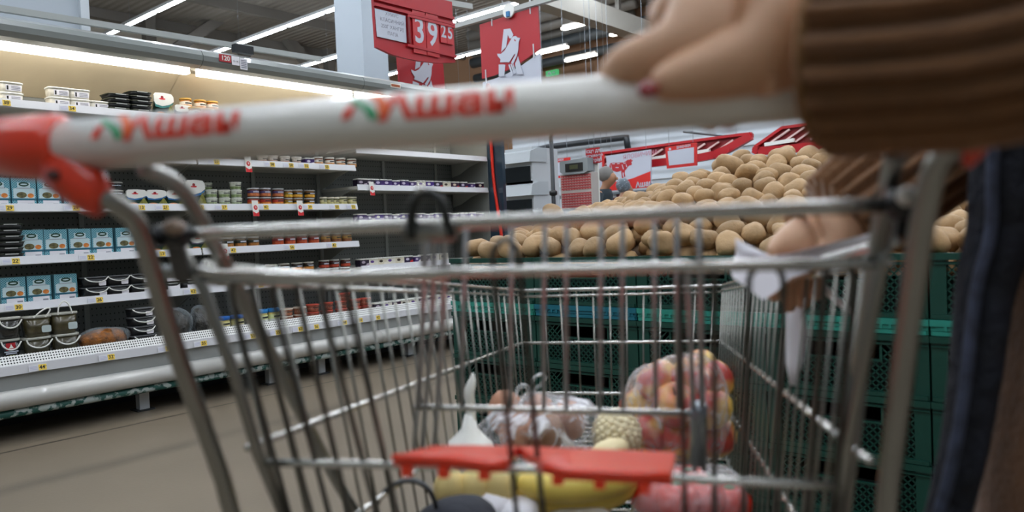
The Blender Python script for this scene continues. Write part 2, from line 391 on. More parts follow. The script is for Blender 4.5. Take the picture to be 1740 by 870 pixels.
# ================================================================== HANGING SIGNS
LOGO_A = [[(200,249),(232,95),(292,101),(318,150),(300,172),(281,168),(268,140),(248,222)], [(172,333),(167,418),(217,425),(232,345),(215,340)],
          [(352,306),(392,440),(337,431),(322,352),(338,334)]]
LOGO_B = [[(379,184),(364,212),(358,262),(343,302),(312,345),(302,352),(288,340),(330,290),(322,285),(270,335),(240,328),(200,322),(186,320),(192,300),(166,272),(162,254),(196,262),(232,245),(272,205),(300,172),(318,162),(342,164),(356,178)],
          [(262,352),(272,346),(304,425),(290,428)], [(281,350),(291,346),(322,422),(310,425)], [(299,353),(307,350),(330,421),(326,423)]]
EYE = [[(326,186),(333,184),(334,192),(342,194),(336,200),(328,196)]]
def logo(mb, o, ex, ey, sc, mt, mred, th=.004):
    """Bird over a letter A; o is the point of (0, 0), y grows downwards."""
    for gs, m_, d in ((LOGO_A, mt, .006), (LOGO_B, mt, .007), (EYE, mred, .009)):
        for q in gs: mb.plate([(x*sc, -y*sc) for x, y in q], Vector(o)+Vector(ex).cross(Vector(ey))*d, ex, ey, th, m_)
# tracks the signs hang from
beam('hanging_rail', ony(-60, 5, 4.7), ony(545, 101, 4.7), .03, .035, GREYM, 'thin grey hanging rail running above the dairy case', 'rail')
beam('hanging_rail', ony(560, -30, 4.77), ony(800, 12, 4.77), .05, .05, GREYM, 'short grey hanging rail over the price sign', 'rail')
# price sign
YS = 4.7
def sp_(x, y): p = ony(x, y, YS); return (p.x, p.z)
def spoly(pts, y): return [(p.x, p.z) for p in (ony(a, c, y) for a, c in pts)]
pc = ony(703, 50, YS)
t = thing('price_sign', 'hanging red price sign for hummus reading 39 25', 'price sign', pc)
mb = MB(); mb.plate(spoly([(633,-28),(768,3),(774,106),(745,107),(715,104),(690,99),(665,92),(640,80)], YS), (0, YS, 0), (1,0,0), (0,0,1), .03, SIGNRED); mb.build('board', t)
mb = MB(); 
for a, c in (((634,8),(770,42)), ((634,-2),(769,32)), ((690,77),(773,97)), ((690,27),(770,47))):
    p, q = ony(*a, YS), ony(*c, YS); mb.bar((p.x, YS-.012, p.z), (q.x, YS-.012, q.z), .024, .022, SIGNRED)
mb.build('ledge', t)
MB().plate(spoly([(637,14),(689,27),(691,73),(641,62)], YS-.012), (0, YS-.012, 0), (1,0,0), (0,0,1), .004, SIGNWHITE).build('paper_card', t)
mb = MB(); GINK = mat('grey_print', '#8c8c98', .8)
cx, cz = sp_(665, 43)
for k, s_ in enumerate(('ХУМУС', 'КЛАСИЧНИЙ', '250Г ХАНГРІ', 'ПАПА')): mb.text(s_, (cx, YS-.013, cz+.078-.052*k), (1,0,0), (0,0,1), .040, GINK)
mb.build('card_lettering', t)
for nm, txt, px, py, sz in (('price_digits', '39', 722, 57, .30), ('price_digits', '25', 757, 56, .155)):
    x, z = sp_(px, py); mb = MB()
    for k, ch in enumerate(txt):
        wdt = sz*.52; xx = x+(k-.5)*wdt
        mb.box((xx-wdt*.47, YS-.016, z-sz*.62), (xx+wdt*.47, YS-.006, z+sz*.62), mat('digit_card', '#bb1c24', .35))
        mb.text(ch, (xx, YS-.0165, z), (1,0,0), (0,0,1), sz, SIGNWHITE, bold=.02, xs=.82)
    mb.build(nm, t)
MB().bar((ony(692,60,YS).x, YS-.014, ony(692,30,YS).z), (ony(692,60,YS).x, YS-.014, ony(692,74,YS).z), .03, .02, mat('dark_red', '#7c1016', .5)).build('divider', t)
# lower logo board, facing the aisle, behind the canopy
y2 = 5.35
p = ony(714, 115, y2); t = thing('logo_banner', 'small red logo board tucked below the hanging price sign', 'banner', p)
pl_ = spoly([(674,80),(752,96),(757,160),(680,150)], y2)
MB().plate(pl_, (0, y2, 0), (1,0,0), (0,0,1), .02, SIGNRED).build('board', t)
mb = MB(); q = ony(680, 75, y2); logo(mb, (q.x-.1, y2-.002, q.z+.12), (1,0,0), (0,0,1), .00135, SIGNWHITE, SIGNRED); mb.build('bird_logo', t)
for px in (682, 748): q = ony(px, 95, y2); MB().tube([(q.x, y2+.01, q.z), (q.x, y2+.01, ZC-.03)], .003, STEEL, 4).build('hanger', t)
# big banner, facing the camera aisle
XB = 6.0
def bpoly(pts, x): return [(-p.y, p.z) for p in (onx(a, c, x) for a, c in pts)]
p = onx(866, 80, XB); t = thing('logo_banner', 'large red hanging banner with white bird logo', 'banner', p)
MB().plate(bpoly([(815,42),(913,10),(917,82),(905,92),(885,106),(862,119),(840,128),(819,134)], XB), (XB,0,0), (0,-1,0), (0,0,1), .02, SIGNRED).build('board', t)
mb = MB(); tl = onx(815, 42, XB); s_ = (tl.y - onx(913, 10, XB).y)/537
logo(mb, (XB-.002, tl.y, tl.z+.02), (0,-1,0), (0,0,1), s_, SIGNWHITE, SIGNRED); mb.build('bird_logo', t)
mb = MB(); c0 = onx(867, 19, XB)
mb.plate([(.075*math.cos(a*.2618), .075*math.sin(a*.2618)) for a in range(24)], (XB-.03, c0.y, c0.z), (0,-1,0), (0,0,1), .015, WHITE)
mb.box((XB-.05, c0.y-.02, c0.z-.065), (XB-.03, c0.y+.02, c0.z-.01), mat('tag_blue', '#1f6fa5', .5)); mb.build('round_tag', t)
mb = MB()
for px, py in ((836,36), (901,15), (826,133), (907,90)):
    q = onx(px, py, XB); mb.bar((XB, q.y, q.z-.05), (XB, q.y, q.z+.09), .012, .012, LGREY)
mb.build('clip', t)
q0, q1 = onx(771, 48, XB), onx(905, 5, XB); zz = (q0.z+q1.z)/2
beam('hanging_rail', (XB, q0.y+.5, zz), (XB, q1.y-1.6, zz), .05, .05, GREYM, 'grey rail carrying the large red banner', 'rail')
p = onx(870, 140, XB)
t = thing('white_board', 'plain white board hung below the large red banner', 'board', p)
MB().plate(bpoly([(820,140),(840,134),(862,125),(885,112),(905,98),(917,90),(920,200),(823,200)], XB+.01), (XB+.01,0,0), (0,-1,0), (0,0,1), .02, SIGNWHITE).build('panel', t)
mb = MB(); q = onx(833, 150, XB); mb.ball((XB-.03, q.y, q.z), .03, .03, .05, mat('crimson', '#a01030', .4), 10); mb.build('knob', t)
mb = MB(); mb.bar((XB+.02, p.y, p.z+.2), (XB+.02, p.y, zz), .008, .008, STEEL); mb.build('hanger', t)
# thin suspension wires
for px, lab in ((776, 'thin vertical wire right of the price sign, left one'), (795, 'thin vertical wire right of the price sign, right one'), (1003, 'thin vertical wire left of the thumb, left one'), (1024, 'thin vertical wire beside the thumb')):
    p = onx(px, 60, 9.5); tag(MB().tube([(9.5, p.y, 2.2), (9.5, p.y, ZC)], .003, STEEL, 4).build('suspension_wire'), lab, 'wire')

# ================================================================== DAIRY CASES
PEG = peg_mat('pegboard', '#838785', '#1c2021', (0, 2), (.026, .04), .13)
PERF = peg_mat('perforated_grille', '#dfe0de', '#1d2022', (0, 2), (.013, .0125), .27, True)
SHELFM = mat('shelf_metal', '#d2d0c8', .45); RAILM = mat('price_rail', '#dcdde2', .4); BUMP = mat('bumper_grey', '#c2c2be', .3, coat=.4)
GREENB = mat('scuffed_green_rail', '#1d5a52', .4); N, L, b = nodes_of(GREENB)
tc = N.new('ShaderNodeTexCoord'); nz = N.new('ShaderNodeTexNoise'); nz.inputs['Scale'].default_value = 24; nz.inputs['Detail'].default_value = 7; L.new(tc.outputs['Object'], nz.inputs[0])
rp = N.new('ShaderNodeValToRGB'); rp.color_ramp.elements[0].position = .50; rp.color_ramp.elements[1].position = .56
rp.color_ramp.elements[0].color = lin('#174f47'); rp.color_ramp.elements[1].color = lin('#a9b4b2'); L.new(nz.outputs['Fac'], rp.inputs[0]); L.new(rp.outputs[0], b.inputs['Base Color'])
CANOPY = mat('canopy_grey', '#858a88', .28, coat=.5)
YF, YW = 4.50, 4.95
def case_module(x0, x1, zs, label, left_cap=False, right_cap=False):
    t = thing('refrigerated_display_case', label, 'display case', ((x0+x1)/2, 4.6, 0), 'refrigerated dairy cases')
    e = .002; a, c = x0+e, x1-e
    mb = MB().box((a, YW, .3), (c, YW+.06, 2.10), PEG)
    mb.build('back_panel', t)
    mb = MB()
    for k in range(int((x1-x0)/.615)+1):
        xx = min(max(x0+.03+.615*k, a+.02), c-.02); mb.box((xx-.014, YW-.012, .42), (xx+.014, YW, 2.0), GREYM)
    mb.build('upright', t)
    MB().box((a, 4.365, .28), (c, YW, .385), LGREY).build('deck', t)
    mb = MB().add([(a,4.33,.385),(c,4.33,.385),(c,4.362,.43),(a,4.362,.43),(a,4.345,.375),(c,4.345,.375),(c,4.377,.42),(a,4.377,.42)],
                  [(0,1,2,3),(7,6,5,4),(0,4,5,1),(3,2,6,7)], PERF); mb.build('air_grille', t)
    MB().box((a, 4.312, .338), (c, 4.345, .384), RAILM).build('price_rail', t)
    MB().box((a, 4.33, .24), (c, 4.40, .337), mat('fascia_grey', '#8f918f', .4)).build('fascia', t)
    prof = [(4.325, .165), (4.296, .175), (4.276, .20), (4.272, .225), (4.284, .25), (4.31, .262), (4.345, .262), (4.345, .165)]
    MB().loft([[(x, y, z) for y, z in prof] for x in (a, c)], BUMP).build('bumper', t)
    MB().tube([(a, 4.335, .145), (c, 4.335, .145)], .022, GREENB, 10).build('lower_rail', t)
    MB().box((a, 4.80, 0.0), (c, 4.90, .28), mat('kick_black', '#0d0f10', .6)).build('kick_panel', t)
    for xx in (x0+.42, x1-.42):
        mb = MB().box((xx-.028, 4.45, 0.008), (xx+.028, 4.50, .28), LGREY); mb.box((xx-.05, 4.43, 0), (xx+.05, 4.53, .008), DARK); mb.build('leg', t)
    cp_ = [(5.01,2.10),(5.01,2.15),(4.47,2.15),(4.41,2.142),(4.365,2.12),(4.348,2.09),(4.352,2.06),(4.375,2.035),(4.42,2.022),(4.452,2.028),(4.452,2.06),(4.95,2.10)]
    MB().loft([[(x, y, z) for y, z in cp_] for x in (a, c)], CANOPY, smooth=False).build('canopy', t)
    lt = MB().box((a+.03, 4.458, 1.995), (c-.03, 4.512, 2.035), CASELED).build('light_tube', t)
    MB().box((a, 4.514, 2.030), (c, 4.60, 2.062), mat('light_lip', '#7a7465', .5)).build('light_housing', t)
    MB().add([(a,4.60,2.06),(c,4.60,2.06),(c,4.945,1.845),(a,4.945,1.845),(a,4.60,2.075),(c,4.60,2.075),(c,4.945,1.86),(a,4.945,1.86)], [(0,1,2,3),(7,6,5,4),(0,4,5,1),(3,2,6,7)], mat('hood_cream', '#c9bca2', .5, var=.06, scale=5)).build('inner_hood', t)
    out = []
    for z in zs:
        sh = MB().box((a+.004, YF, z-.03), (c-.004, YW, z-.008), SHELFM).build('shelf', t)
        MB().add([(a+.004,YF-.014,z-.038),(c-.004,YF-.014,z-.038),(c-.004,YF-.004,z+.004),(a+.004,YF-.004,z+.004),(a+.004,YF-.002,z-.042),(c-.004,YF-.002,z-.042),(c-.004,YF,z+.004),(a+.004,YF,z+.004)],
                 [(0,1,2,3),(7,6,5,4),(0,4,5,1),(3,2,6,7),(0,3,7,4),(1,5,6,2)], RAILM).build('price_rail', sh)
        for xx in (a+.008, c-.012):
            MB().add([(xx,YF+.06,z-.03),(xx,YW-.02,z-.03),(xx,YW-.02,z-.15),(xx,YW-.12,z-.13),(xx,YF+.2,z-.07),(xx+.004,YF+.06,z-.03),(xx+.004,YW-.02,z-.03),(xx+.004,YW-.02,z-.15),(xx+.004,YW-.12,z-.13),(xx+.004,YF+.2,z-.07)],
                     [(0,1,2,3,4),(9,8,7,6,5),(0,5,6,1),(1,6,7,2),(2,7,8,3),(3,8,9,4),(4,9,5,0)], mat('bracket_grey', '#a9aaa4', .45)).build('bracket', sh)
        out.append(sh)
    return t, out
ZS = (1.74, 1.485, 1.198, .922, .682); ZR = (1.62, 1.343, 1.075, .732); ZD = .385
XM = (.55, 2.33, 3.56, 5.03)
caseA, shA = case_module(XM[0], XM[1], ZS, 'grey refrigerated dairy case, leftmost, holding blue cartons and pickle pails')
caseB, shB = case_module(XM[1], XM[2], ZS, 'grey refrigerated dairy case holding jars and stacked dip tubs')
caseC, shC = case_module(XM[2], XM[3], ZR, 'grey refrigerated dairy case of purple yogurts beside the glass end panel')
# end panel with red bumper edge
t = thing('case_end_panel', 'dark tinted glass end panel with curved red edge on the dairy case', 'end panel', (XM[3]+.02, 4.6, 0))
xe = XM[3]+.006
MB().box((xe, 4.50, .1), (xe+.05, YW+.06, 2.14), mat('end_grey', '#7d7f7b', .45)).build('side_wall', t)
MB().box((xe+.005, 4.33, .30), (xe+.045, 4.50, 2.10), mat('tinted_glass', '#2b3a47', .12, spec=.7)).build('glass_pane', t)
MB().tube([(xe-.012, 4.44, 2.05), (xe-.012, 4.43, 1.6), (xe-.012, 4.425, 1.42), (xe-.012, 4.40, 1.22), (xe-.012, 4.365, 1.0), (xe-.012, 4.34, .7), (xe-.012, 4.34, .3)], .014, RED, 8, soft=2).build('red_edge', t)

# price tags and promotion tags on the rails
def price_tag(sh, z, px, py, txt, y=YF-.0145):
    x = ony(px, py, y).x
    if not (XM[0] < x < XM[3]): return
    mb = MB(); n = Vector((0,-1,0)); u = Vector((0, .2, .98)); o = Vector((x, y, z-.02))
    mb.plate([(-.05,-.016),(.032,-.016),(.032,.016),(-.05,.016)], o+n*.002, (1,0,0), u, .0015, RAILM)
    mb.plate([(-.006,-.015),(.030,-.015),(.030,.015),(-.006,.015)], o+n*.003, (1,0,0), u, .001, YEL)
    for k in range(3): mb.plate([(-.046,-.008+k*.007),(-.012,-.008+k*.007),(-.012,-.005+k*.007),(-.046,-.005+k*.007)], o+n*.003, (1,0,0), u, .0005, LAV)
    mb.text(txt, o+n*.0035+Vector((.010,0,0)), (1,0,0), u, .026, INK, bold=.02)
    mb.text('00', o+n*.0035+Vector((.0265,0,.005)), (1,0,0), u, .008, INK)
    mb.build('price_tag', sh)
def promo_tag(sh, z, px, py):
    x = ony(px, py, YF-.03).x; mb = MB(); o = Vector((x, YF-.032, z-.035)); u = Vector((0,.12,.99))
    mb.plate([(-.022,-.045),(.022,-.045),(.022,.06),(-.022,.06)], o, (1,0,0), u, .002, WHITE)
    mb.plate([(-.022,-.045),(.022,-.045),(.022,-.018),(0,-.026),(-.022,-.012)], o+Vector((0,-.001,0)), (1,0,0), u, .0008, REDINK)
    mb.plate([(.014*math.cos(k*.5236), .016*math.sin(k*.5236)+.012) for k in range(12)], o+Vector((0,-.001,0)), (1,0,0), u, .0008, REDINK)
    mb.text('%', o+Vector((0,-.0014,.012)), (1,0,0), u, .018, WHITE, bold=.02); mb.build('promo_tag', sh)
def sh_at(px, py, i): return (shA if ony(px, py, YF).x < XM[1] else shB)[i]
TAGS = {0: ((6,170,'38'),(118,178,'34')), 1: ((365,277,'21'),(460,280,'58'),(492,281,'58'),(518,282,'55'),(553,283,'55')),
        2: ((12,352,'29'),(125,352,'29'),(237,350,'13'),(278,350,'21'),(338,350,'15'),(378,349,'27'),(449,350,'42'),(524,349,'39'),(570,348,'55'),(598,348,'55')),
        3: ((22,442,'22'),(150,434,'22'),(272,427,'13'),(393,420,'42'),(493,412,'56'),(565,408,'42')), 4: ((27,521,'30'),(165,509,'26'),(325,493,'62'),(440,480,'35'))}
for i, L_ in TAGS.items():
    for px, py, tx in L_: price_tag(sh_at(px, py, i), ZS[i], px, py, tx)
for i, L_ in {1: ((422,280),), 2: ((434,350),(510,350)), 3: ((382,420),)}.items():
    for px, py in L_: promo_tag(sh_at(px, py, i), ZS[i], px, py)
promo_tag(shC[1], ZR[1], 632, 320)
for px, py, tx in ((68,629,'44'),(185,611,'32'),(283,595,'31'),(343,586,'35'),(427,572,'55'),(470,567,'55'),(508,558,'62'),(535,555,'56'),(583,545,'48'),(610,541,'56'),(640,537,'42')):
    x = ony(px, py, 4.31).x; price_tag(caseA if x < XM[1] else caseB if x < XM[2] else caseC, .378, px, py, tx, y=4.308)
# stickers on the canopy nose
x = ony(385, 100, 4.345).x; t = caseB
mb = MB(); mb.plate([(-.05,-.025),(.03,-.025),(.03,.02),(-.05,.02)], (x, 4.344, 2.095), (1,0,0), (0,0,1), .002, SIGNRED); mb.text('120', (x-.008, 4.3435, 2.092), (1,0,0), (0,0,1), .04, WHITE, bold=.02); mb.build('number_sticker', t)
mb = MB(); mb.plate([(.035,-.03),(.085,-.03),(.085,.025),(.035,.025)], (x, 4.344, 2.09), (1,0,0), (0,0,1), .002, PAPER); mb.text('0 +4', (x+.06, 4.343, 2.083), (1,0,0), (0,0,1), .018, INK)
mb.plate([(.09,-.05),(.14,-.05),(.14,.02),(.09,.02)], (x, 4.344, 2.09), (1,0,0), (0,0,1), .002, PAPER)
for k in range(5): mb.plate([(.096,-.04+k*.011),(.134,-.04+k*.011),(.134,-.035+k*.011),(.096,-.035+k*.011)], (x, 4.342, 2.09), (1,0,0), (0,0,1), .001, GINK)
mb.build('paper_notice', t)
MB().box((x+.07, 4.36, 2.15), (x+.20, 4.40, 2.20), BLACK).build('thermometer', t)
x = ony(672, 143, 4.345).x; mb = MB(); mb.plate([(-.05,-.016),(.05,-.016),(.05,.016),(-.05,.016)], (x, 4.344, 2.09), (1,0,0), (0,0,1), .002, CREAM)
mb.plate([(-.042,-.009),(.042,-.009),(.042,.009),(-.042,.009)], (x, 4.343, 2.09), (1,0,0), (0,0,1), .001, mat('brown_print', '#a4552e', .6)); mb.build('brown_sticker', caseC)
# ================================================================== GOODS ON THE SHELVES
YP = 4.585
def at_shelf(px, z, Y=YP):
    y = 400
    for _ in range(4):
        p = ony(px, y, Y); y = proj((p.x, Y, z))[1]
    return ony(px, y, Y).x
FN = (1,0,0), (0,0,1)   # plate axes of a front facing the aisle (-Y)
def oval(rx, rz, cx=0, cz=0, n=18): return [(cx+rx*math.cos(2*math.pi*k/n), cz+rz*math.sin(2*math.pi*k/n)) for k in range(n)]
def rrect(x0, z0, x1, z1, r=.006, n=3):
    out = []
    for (cx, cz, a0) in ((x1-r, z0+r, -90), (x1-r, z1-r, 0), (x0+r, z1-r, 90), (x0+r, z0+r, 180)):
        for k in range(n+1): a = math.radians(a0+90*k/n); out.append((cx+r*math.cos(a), cz+r*math.sin(a)))
    return out
def rtub(mb, w0, d0, w1, d1, h, mt, n=24, p=5, z0=0.0, yoff=0.0):
    """Rounded rectangular tub body."""
    ks = ((w0*.9, d0*.9, 0), (w0, d0, .02*h), (w1, d1, h))
    rings = []
    for a, d, z in ks:
        ring = []
        for j in range(n):
            t = 2*math.pi*(j+.5)/n; c, s = math.cos(t), math.sin(t); k = (abs(c)**p+abs(s)**p)**(-1/p)
            ring.append((a/2*c*k, yoff+d/2*s*k, z0+z))
        rings.append(ring)
    return mb.loft(rings, mt)
FOODB = mat('fried_print', '#a8672c', .6, var=.5, scale=60); OLIVE = mat('olive_print', '#77752f', .5, var=.5, scale=50)
ORANGEF = mat('orange_print', '#d8813a', .6, var=.3, scale=60)
def k_white_tub():
    t = thing('food_tub', '', ''); rtub(MB(), .100, .085, .108, .092, .046, CREAM).build('body', t)
    rtub(MB(), .114, .098, .114, .098, .008, WHITE, z0=.046).build('lid', t)
    mb = MB(); mb.plate([(-.03,.008),(.042,.008),(.042,.038),(-.03,.038)], (0,-.0478,0), *FN, .002, PAPER)
    for k in range(3): mb.plate([(-.005,.013+k*.008),(.036,.013+k*.008),(.036,.016+k*.008),(-.005,.016+k*.008)], (0,-.0486,0), *FN, .0005, GINK)
    mb.plate([(-.026,.012),(-.018,.012),(-.018,.034),(-.026,.034)], (0,-.0486,0), *FN, .0005, INK); mb.build('label', t); return t
def k_black_tray(h=.026):
    t = thing('food_tray', '', ''); rtub(MB(), .112, .12, .128, .136, h-.006, BLACK).build('body', t)
    mb = rtub(MB(), .134, .142, .134, .142, .004, mat('film_dark', '#3c4236', .15), z0=h-.006)
    mb.plate([(-.03,.0),(.03,.0),(.03,.006),(-.03,.006)], (0,-.0715,h-.008), *FN, .001, GREYM); mb.build('film_lid', t); return t
def k_pouch(h, w_, wv):
    t = thing('olive_pack', '', '')
    prof = rrect(-w_/2, 0, w_/2, h*.62, .02)
    mb = MB(); rtub(mb, w_*.96, .06, w_*.8, .035, h*.66, mat('pack_green', '#24483a', .3)); mb.build('body', t)
    mb = MB().plate([(-w_*.5,h*.62),(-w_*.42,h*.50),(-w_*.1,h*.44),(w_*.25,h*.52),(w_*.47,h*.66),(w_*.46,h*.86),(w_*.36,h*.97),(0,h),(-w_*.4,h*.98),(-w_*.49,h*.88)], (0,-.034,0), *FN, .012, WHITE); mb.build('header', t)
    mb = MB().plate([(-w_*.5,h*.61),(-w_*.42,h*.49),(-w_*.1,h*.43),(w_*.25,h*.51),(w_*.45,h*.62),(w_*.43,h*.56),(w_*.25,h*.43),(-w_*.1,h*.35),(-w_*.44,h*.40)], (0,-.0345,0), *FN, .004, mat('wave_'+wv, wv, .4))
    mb.plate(oval(w_*.16, h*.035, -w_*.1, h*.74), (0,-.0345,0), *FN, .002, REDINK); mb.plate(oval(w_*.07, h*.06, -w_*.1, h*.81), (0,-.0345,0), *FN, .002, mat('crest_red', '#8e1822', .5)); mb.build('emblem', t)
    mb = MB().plate([(w_*.02,h*.08),(w_*.2,h*.03),(w_*.5,h*.10),(w_*.42,h*.30),(w_*.3,h*.52),(w_*.2,h*.34)], (0,-.035,0), *FN, .004, OLIVE)
    mb.plate(oval(w_*.2, h*.07, -w_*.2, h*.13), (0,-.035,0), *FN, .004, ORANGEF); mb.build('food_picture', t); return t
def k_jar(r, h, lidc, labc, foodc, content, lid_h=.012, squat=False, name='food_jar', shape=0):
    t = thing(name, '', '')
    c = mat('content_'+content, content, .25, var=.3, scale=50)
    if shape == 1: pr = [(r*.8,0),(r*.84,.003),(r,h-lid_h-.004),(r,h-lid_h)]           # tapered cup
    else: pr = [(r*.9,0),(r,.004),(r,h*.72-lid_h*.3),(r*.98,h-lid_h-.008),(r*.86,h-lid_h),(r*.86,h-lid_h+.001)]
    MB().lathe(pr, c, 22).build('body', t)
    MB().lathe([(r*1.0,h-lid_h),(r*1.05,h-lid_h+.001),(r*1.05,h-.003),(r*1.0,h),(.001,h)], mat('lid_'+lidc, lidc, .3), 22).build('lid', t)
    z0, z1 = h*.12, h*.12+(h-lid_h)*.68; mb = MB(); n = 12
    if shape == 1: rr = lambda z: r*(.84+.16*z/h)+.0008
    else: rr = lambda z: r+.0008
    lm = mat('label_'+labc, labc, .45, var=.15, scale=30); fm_ = mat('picture_'+foodc, foodc, .5, var=.45, scale=70)
    def band(a0, a1, za, zb, mt, d=0.0):
        vs, fs = [], []
        for k in range(n+1):
            a = math.radians(a0+(a1-a0)*k/n)
            for z in (za, zb): vs.append(((rr(z)+d)*math.sin(a), -(rr(z)+d)*math.cos(a), z))
        mb.add(vs, [(2*k, 2*k+2, 2*k+3, 2*k+1) for k in range(n)], mt, True)
    band(-115, 115, z0, z1, lm); band(-100, 60, z0, z0+(z1-z0)*.52, fm_, .0004); band(-28, 45, z0+(z1-z0)*.66, z0+(z1-z0)*.86, SIGNWHITE if labc < '#9' else INK, .0004)
    mb.build('label', t); return t
BLUECK = checker_mat('blue_gingham', '#2f8196', '#8fc1cd', 165, .45)
PALEBL = mat('pale_panel', '#c9dfe4', .5); NAVYT = mat('teal_band', '#1d6076', .5); BADGE = mat('badge_green', '#12402f', .4)
def k_carton(h=.150):
    t = thing('food_carton', '', ''); w_ = .114
    MB().box((-w_/2,-.022,0), (w_/2,.022,h), BLUECK).build('box', t)
    MB().plate([(-.05,h*.26),(.05,h*.26),(.05,h*.62),(.03,h*.66),(.03,h*.84),(-.03,h*.84),(-.03,h*.66),(-.05,h*.62)], (0,-.0225,0), *FN, .001, PALEBL).build('front_panel', t)
    mb = MB().plate(oval(.024, .012, 0, h*.78), (0,-.0235,0), *FN, .001, BADGE); mb.plate(oval(.016, .004, 0, h*.78), (0,-.0238,0), *FN, .0005, PALEBL); mb.build('badge', t)
    mb = MB().plate(oval(.024, .016, -.012, h*.40), (0,-.0235,0), *FN, .001, mat('herring_print', '#6a6440', .5, var=.6, scale=70)); mb.plate(oval(.015, .012, .03, h*.38), (0,-.0236,0), *FN, .001, ORANGEF)
    mb.plate([(-.036,h*.63),(.036,h*.63),(.036,h*.645),(-.036,h*.645)], (0,-.0236,0), *FN, .0005, GINK); mb.build('food_picture', t)
    MB().plate([(-w_/2,h*.2),(w_/2,h*.2),(w_/2,h*.28),(-w_/2,h*.28)], (0,-.0232,0), *FN, .0008, NAVYT).build('stripe', t)
    mb = MB().plate([(-.034,.004),(.046,.004),(.046,h*.21),(-.034,h*.21)], (0,-.024,0), *FN, .001, PAPER); mb.plate([(.014,.008),(.04,.008),(.04,.016),(.014,.016)], (0,-.0245,0), *FN, .0005, GINK); mb.build('price_sticker', t)
    return t
def k_pail(w_, h, dark='#2b2a20', label=True, handle='up'):
    t = thing('food_pail', '', ''); m_ = mat('pail_'+dark, dark, .22, var=.45, scale=22, coat=.3)
    rtub(MB(), w_*.86, w_*.72, w_, w_*.84, h-.012, m_, p=3.5).build('body', t)
    rtub(MB(), w_*1.06, w_*.9, w_*1.06, w_*.9, .012, mat('lid_clear', '#a8a89e', .25), z0=h-.012, p=3.5).build('lid', t)
    y0 = -w_*.45
    if handle == 'up': pts = [(-w_*.3, y0, h-.01), (-w_*.26, y0, h+.035), (-w_*.1, y0, h+.062), (w_*.08, y0, h+.055), (w_*.2, y0, h+.02), (w_*.24, y0, h-.01)]
    elif handle == 'tilt': pts = [(-w_*.2, y0, h-.008), (0, y0-.004, h+.018), (w_*.3, y0-.004, h+.04), (w_*.42, y0-.004, h+.032), (w_*.34, y0-.004, h+.012), (w_*.22, y0, h-.01)]
    else: pts = [(-w_*.46, y0-.004, h-.008), (-w_*.40, y0-.012, h-.035), (-w_*.1, y0-.014, h-.056), (w_*.25, y0-.014, h-.050), (w_*.46, y0-.008, h-.015)]
    MB().tube(pts, .0038, WHITE, 7, soft=2).build('handle', t)
    if label: MB().plate(rrect(w_*.08, h*.2, w_*.42, h*.52, .008), (0,-w_*.425,0), *FN, .004, mat('pail_label', '#b7c4c4', .5)).build('label', t)
    return t
def k_logo_pail():
    t = k_pail(.096, .118, '#14161a', False, 'down')
    mb = MB().plate([(-.022,.062),(.02,.062),(.02,.098),(-.022,.098)], (0,-.0415,0), *FN, .004, SIGNRED)
    mb.plate([(-.012,.07),(.012,.07),(.004,.084),(.0,.094),(-.004,.08)], (0,-.0418,0), *FN, .001, WHITE)
    for k in range(2): mb.plate([(-.03+k*.006,.05-k*.009),(.032-k*.008,.05-k*.009),(.032-k*.008,.056-k*.009),(-.03+k*.006,.056-k*.009)], (0,-.0415,0), *FN, .004, SIGNWHITE)
    mb.plate(oval(.03, .010, .004, .025), (0,-.0415,0), *FN, .004, OLIVE); mb.build('label', t); return t
def k_bag(w_, h, col, d=.16, name='food_bag'):
    t = thing(name, '', ''); mb = MB(); mb.ball((0,0,h*.5), w_/2, d/2, h/2, mat('bagfill_'+col, col, .3, var=.75, scale=38, bump=1, bscale=60), 24, .22, int(w_*1000)); mb.build('contents', t)
    mb = MB(); mb.ball((0,0,h*.54), w_*.53, d*.54, h*.56, film_mat('pack_film', '#c8d2d8', .10), 24, .2, 5)
    mb.build('film', t)
    MB().plate([(-w_*.1,h*.75),(w_*.22,h*.68),(w_*.26,h*.98),(-.02,h*1.08)], (0,-d*.2,0), (1,0,0), (0,.5,.86), .002, mat('bag_label', '#b9c4d2', .4)).build('label', t); return t
def k_yog(c1, c2, wv, w_=.088, h=.062):
    t = thing('yogurt_pack', '', ''); m1 = mat('yog_'+c1, c1, .4)
    mb = MB().box((-w_/2,-.03,0), (w_/2,.03,h*.84), m1); mb.build('sleeve', t)
    mb = MB()
    for k in (-1, 1):
        for j in (-1, 1): mb.lathe([(.019,h*.84),(.0215,h*.86),(.0215,h*.97),(.02,h),(.001,h)], WHITE, 12, (k*w_*.25, j*.016, 0), p=3.5)
    mb.build('cup_top', t)
    mb = MB().plate(oval(w_*.2, h*.16, -w_*.14, h*.56), (0,-.0305,0), *FN, .001, mat('yog_'+c2, c2, .4)); mb.plate([(w_*.12,h*.05),(w_*.5,h*.05),(w_*.5,h*.45),(w_*.2,h*.38)], (0,-.0305,0), *FN, .001, mat('yog_'+wv, wv, .4))
    mb.build('print', t); return t
_proto = {}; _goods = []
def put(key, fn, px, z, desc, where, cat, group, Y=YP, rz=0.0, x=None):
    if key not in _proto: _proto[key] = fn(); o = _proto[key]
    else: o = copy_tree(_proto[key])
    o.location = (at_shelf(px, z, Y) if x is None else x, Y, z); o.rotation_euler = (0, 0, rz)
    o['category'] = cat; o['group'] = group; _goods.append((o, desc, where)); return o
def name_goods():
    d = {}
    for o, de, wh in _goods: d.setdefault((de, wh), []).append(o)
    for (de, wh), os_ in d.items():
        os_.sort(key=lambda o: (o.location.x, o.location.y))
        for i, o in enumerate(os_): o['label'] = ('%s, %s' % (de, wh)) if len(os_) == 1 else ('%s, %s from left, %s' % (de, nth(i+1), wh))
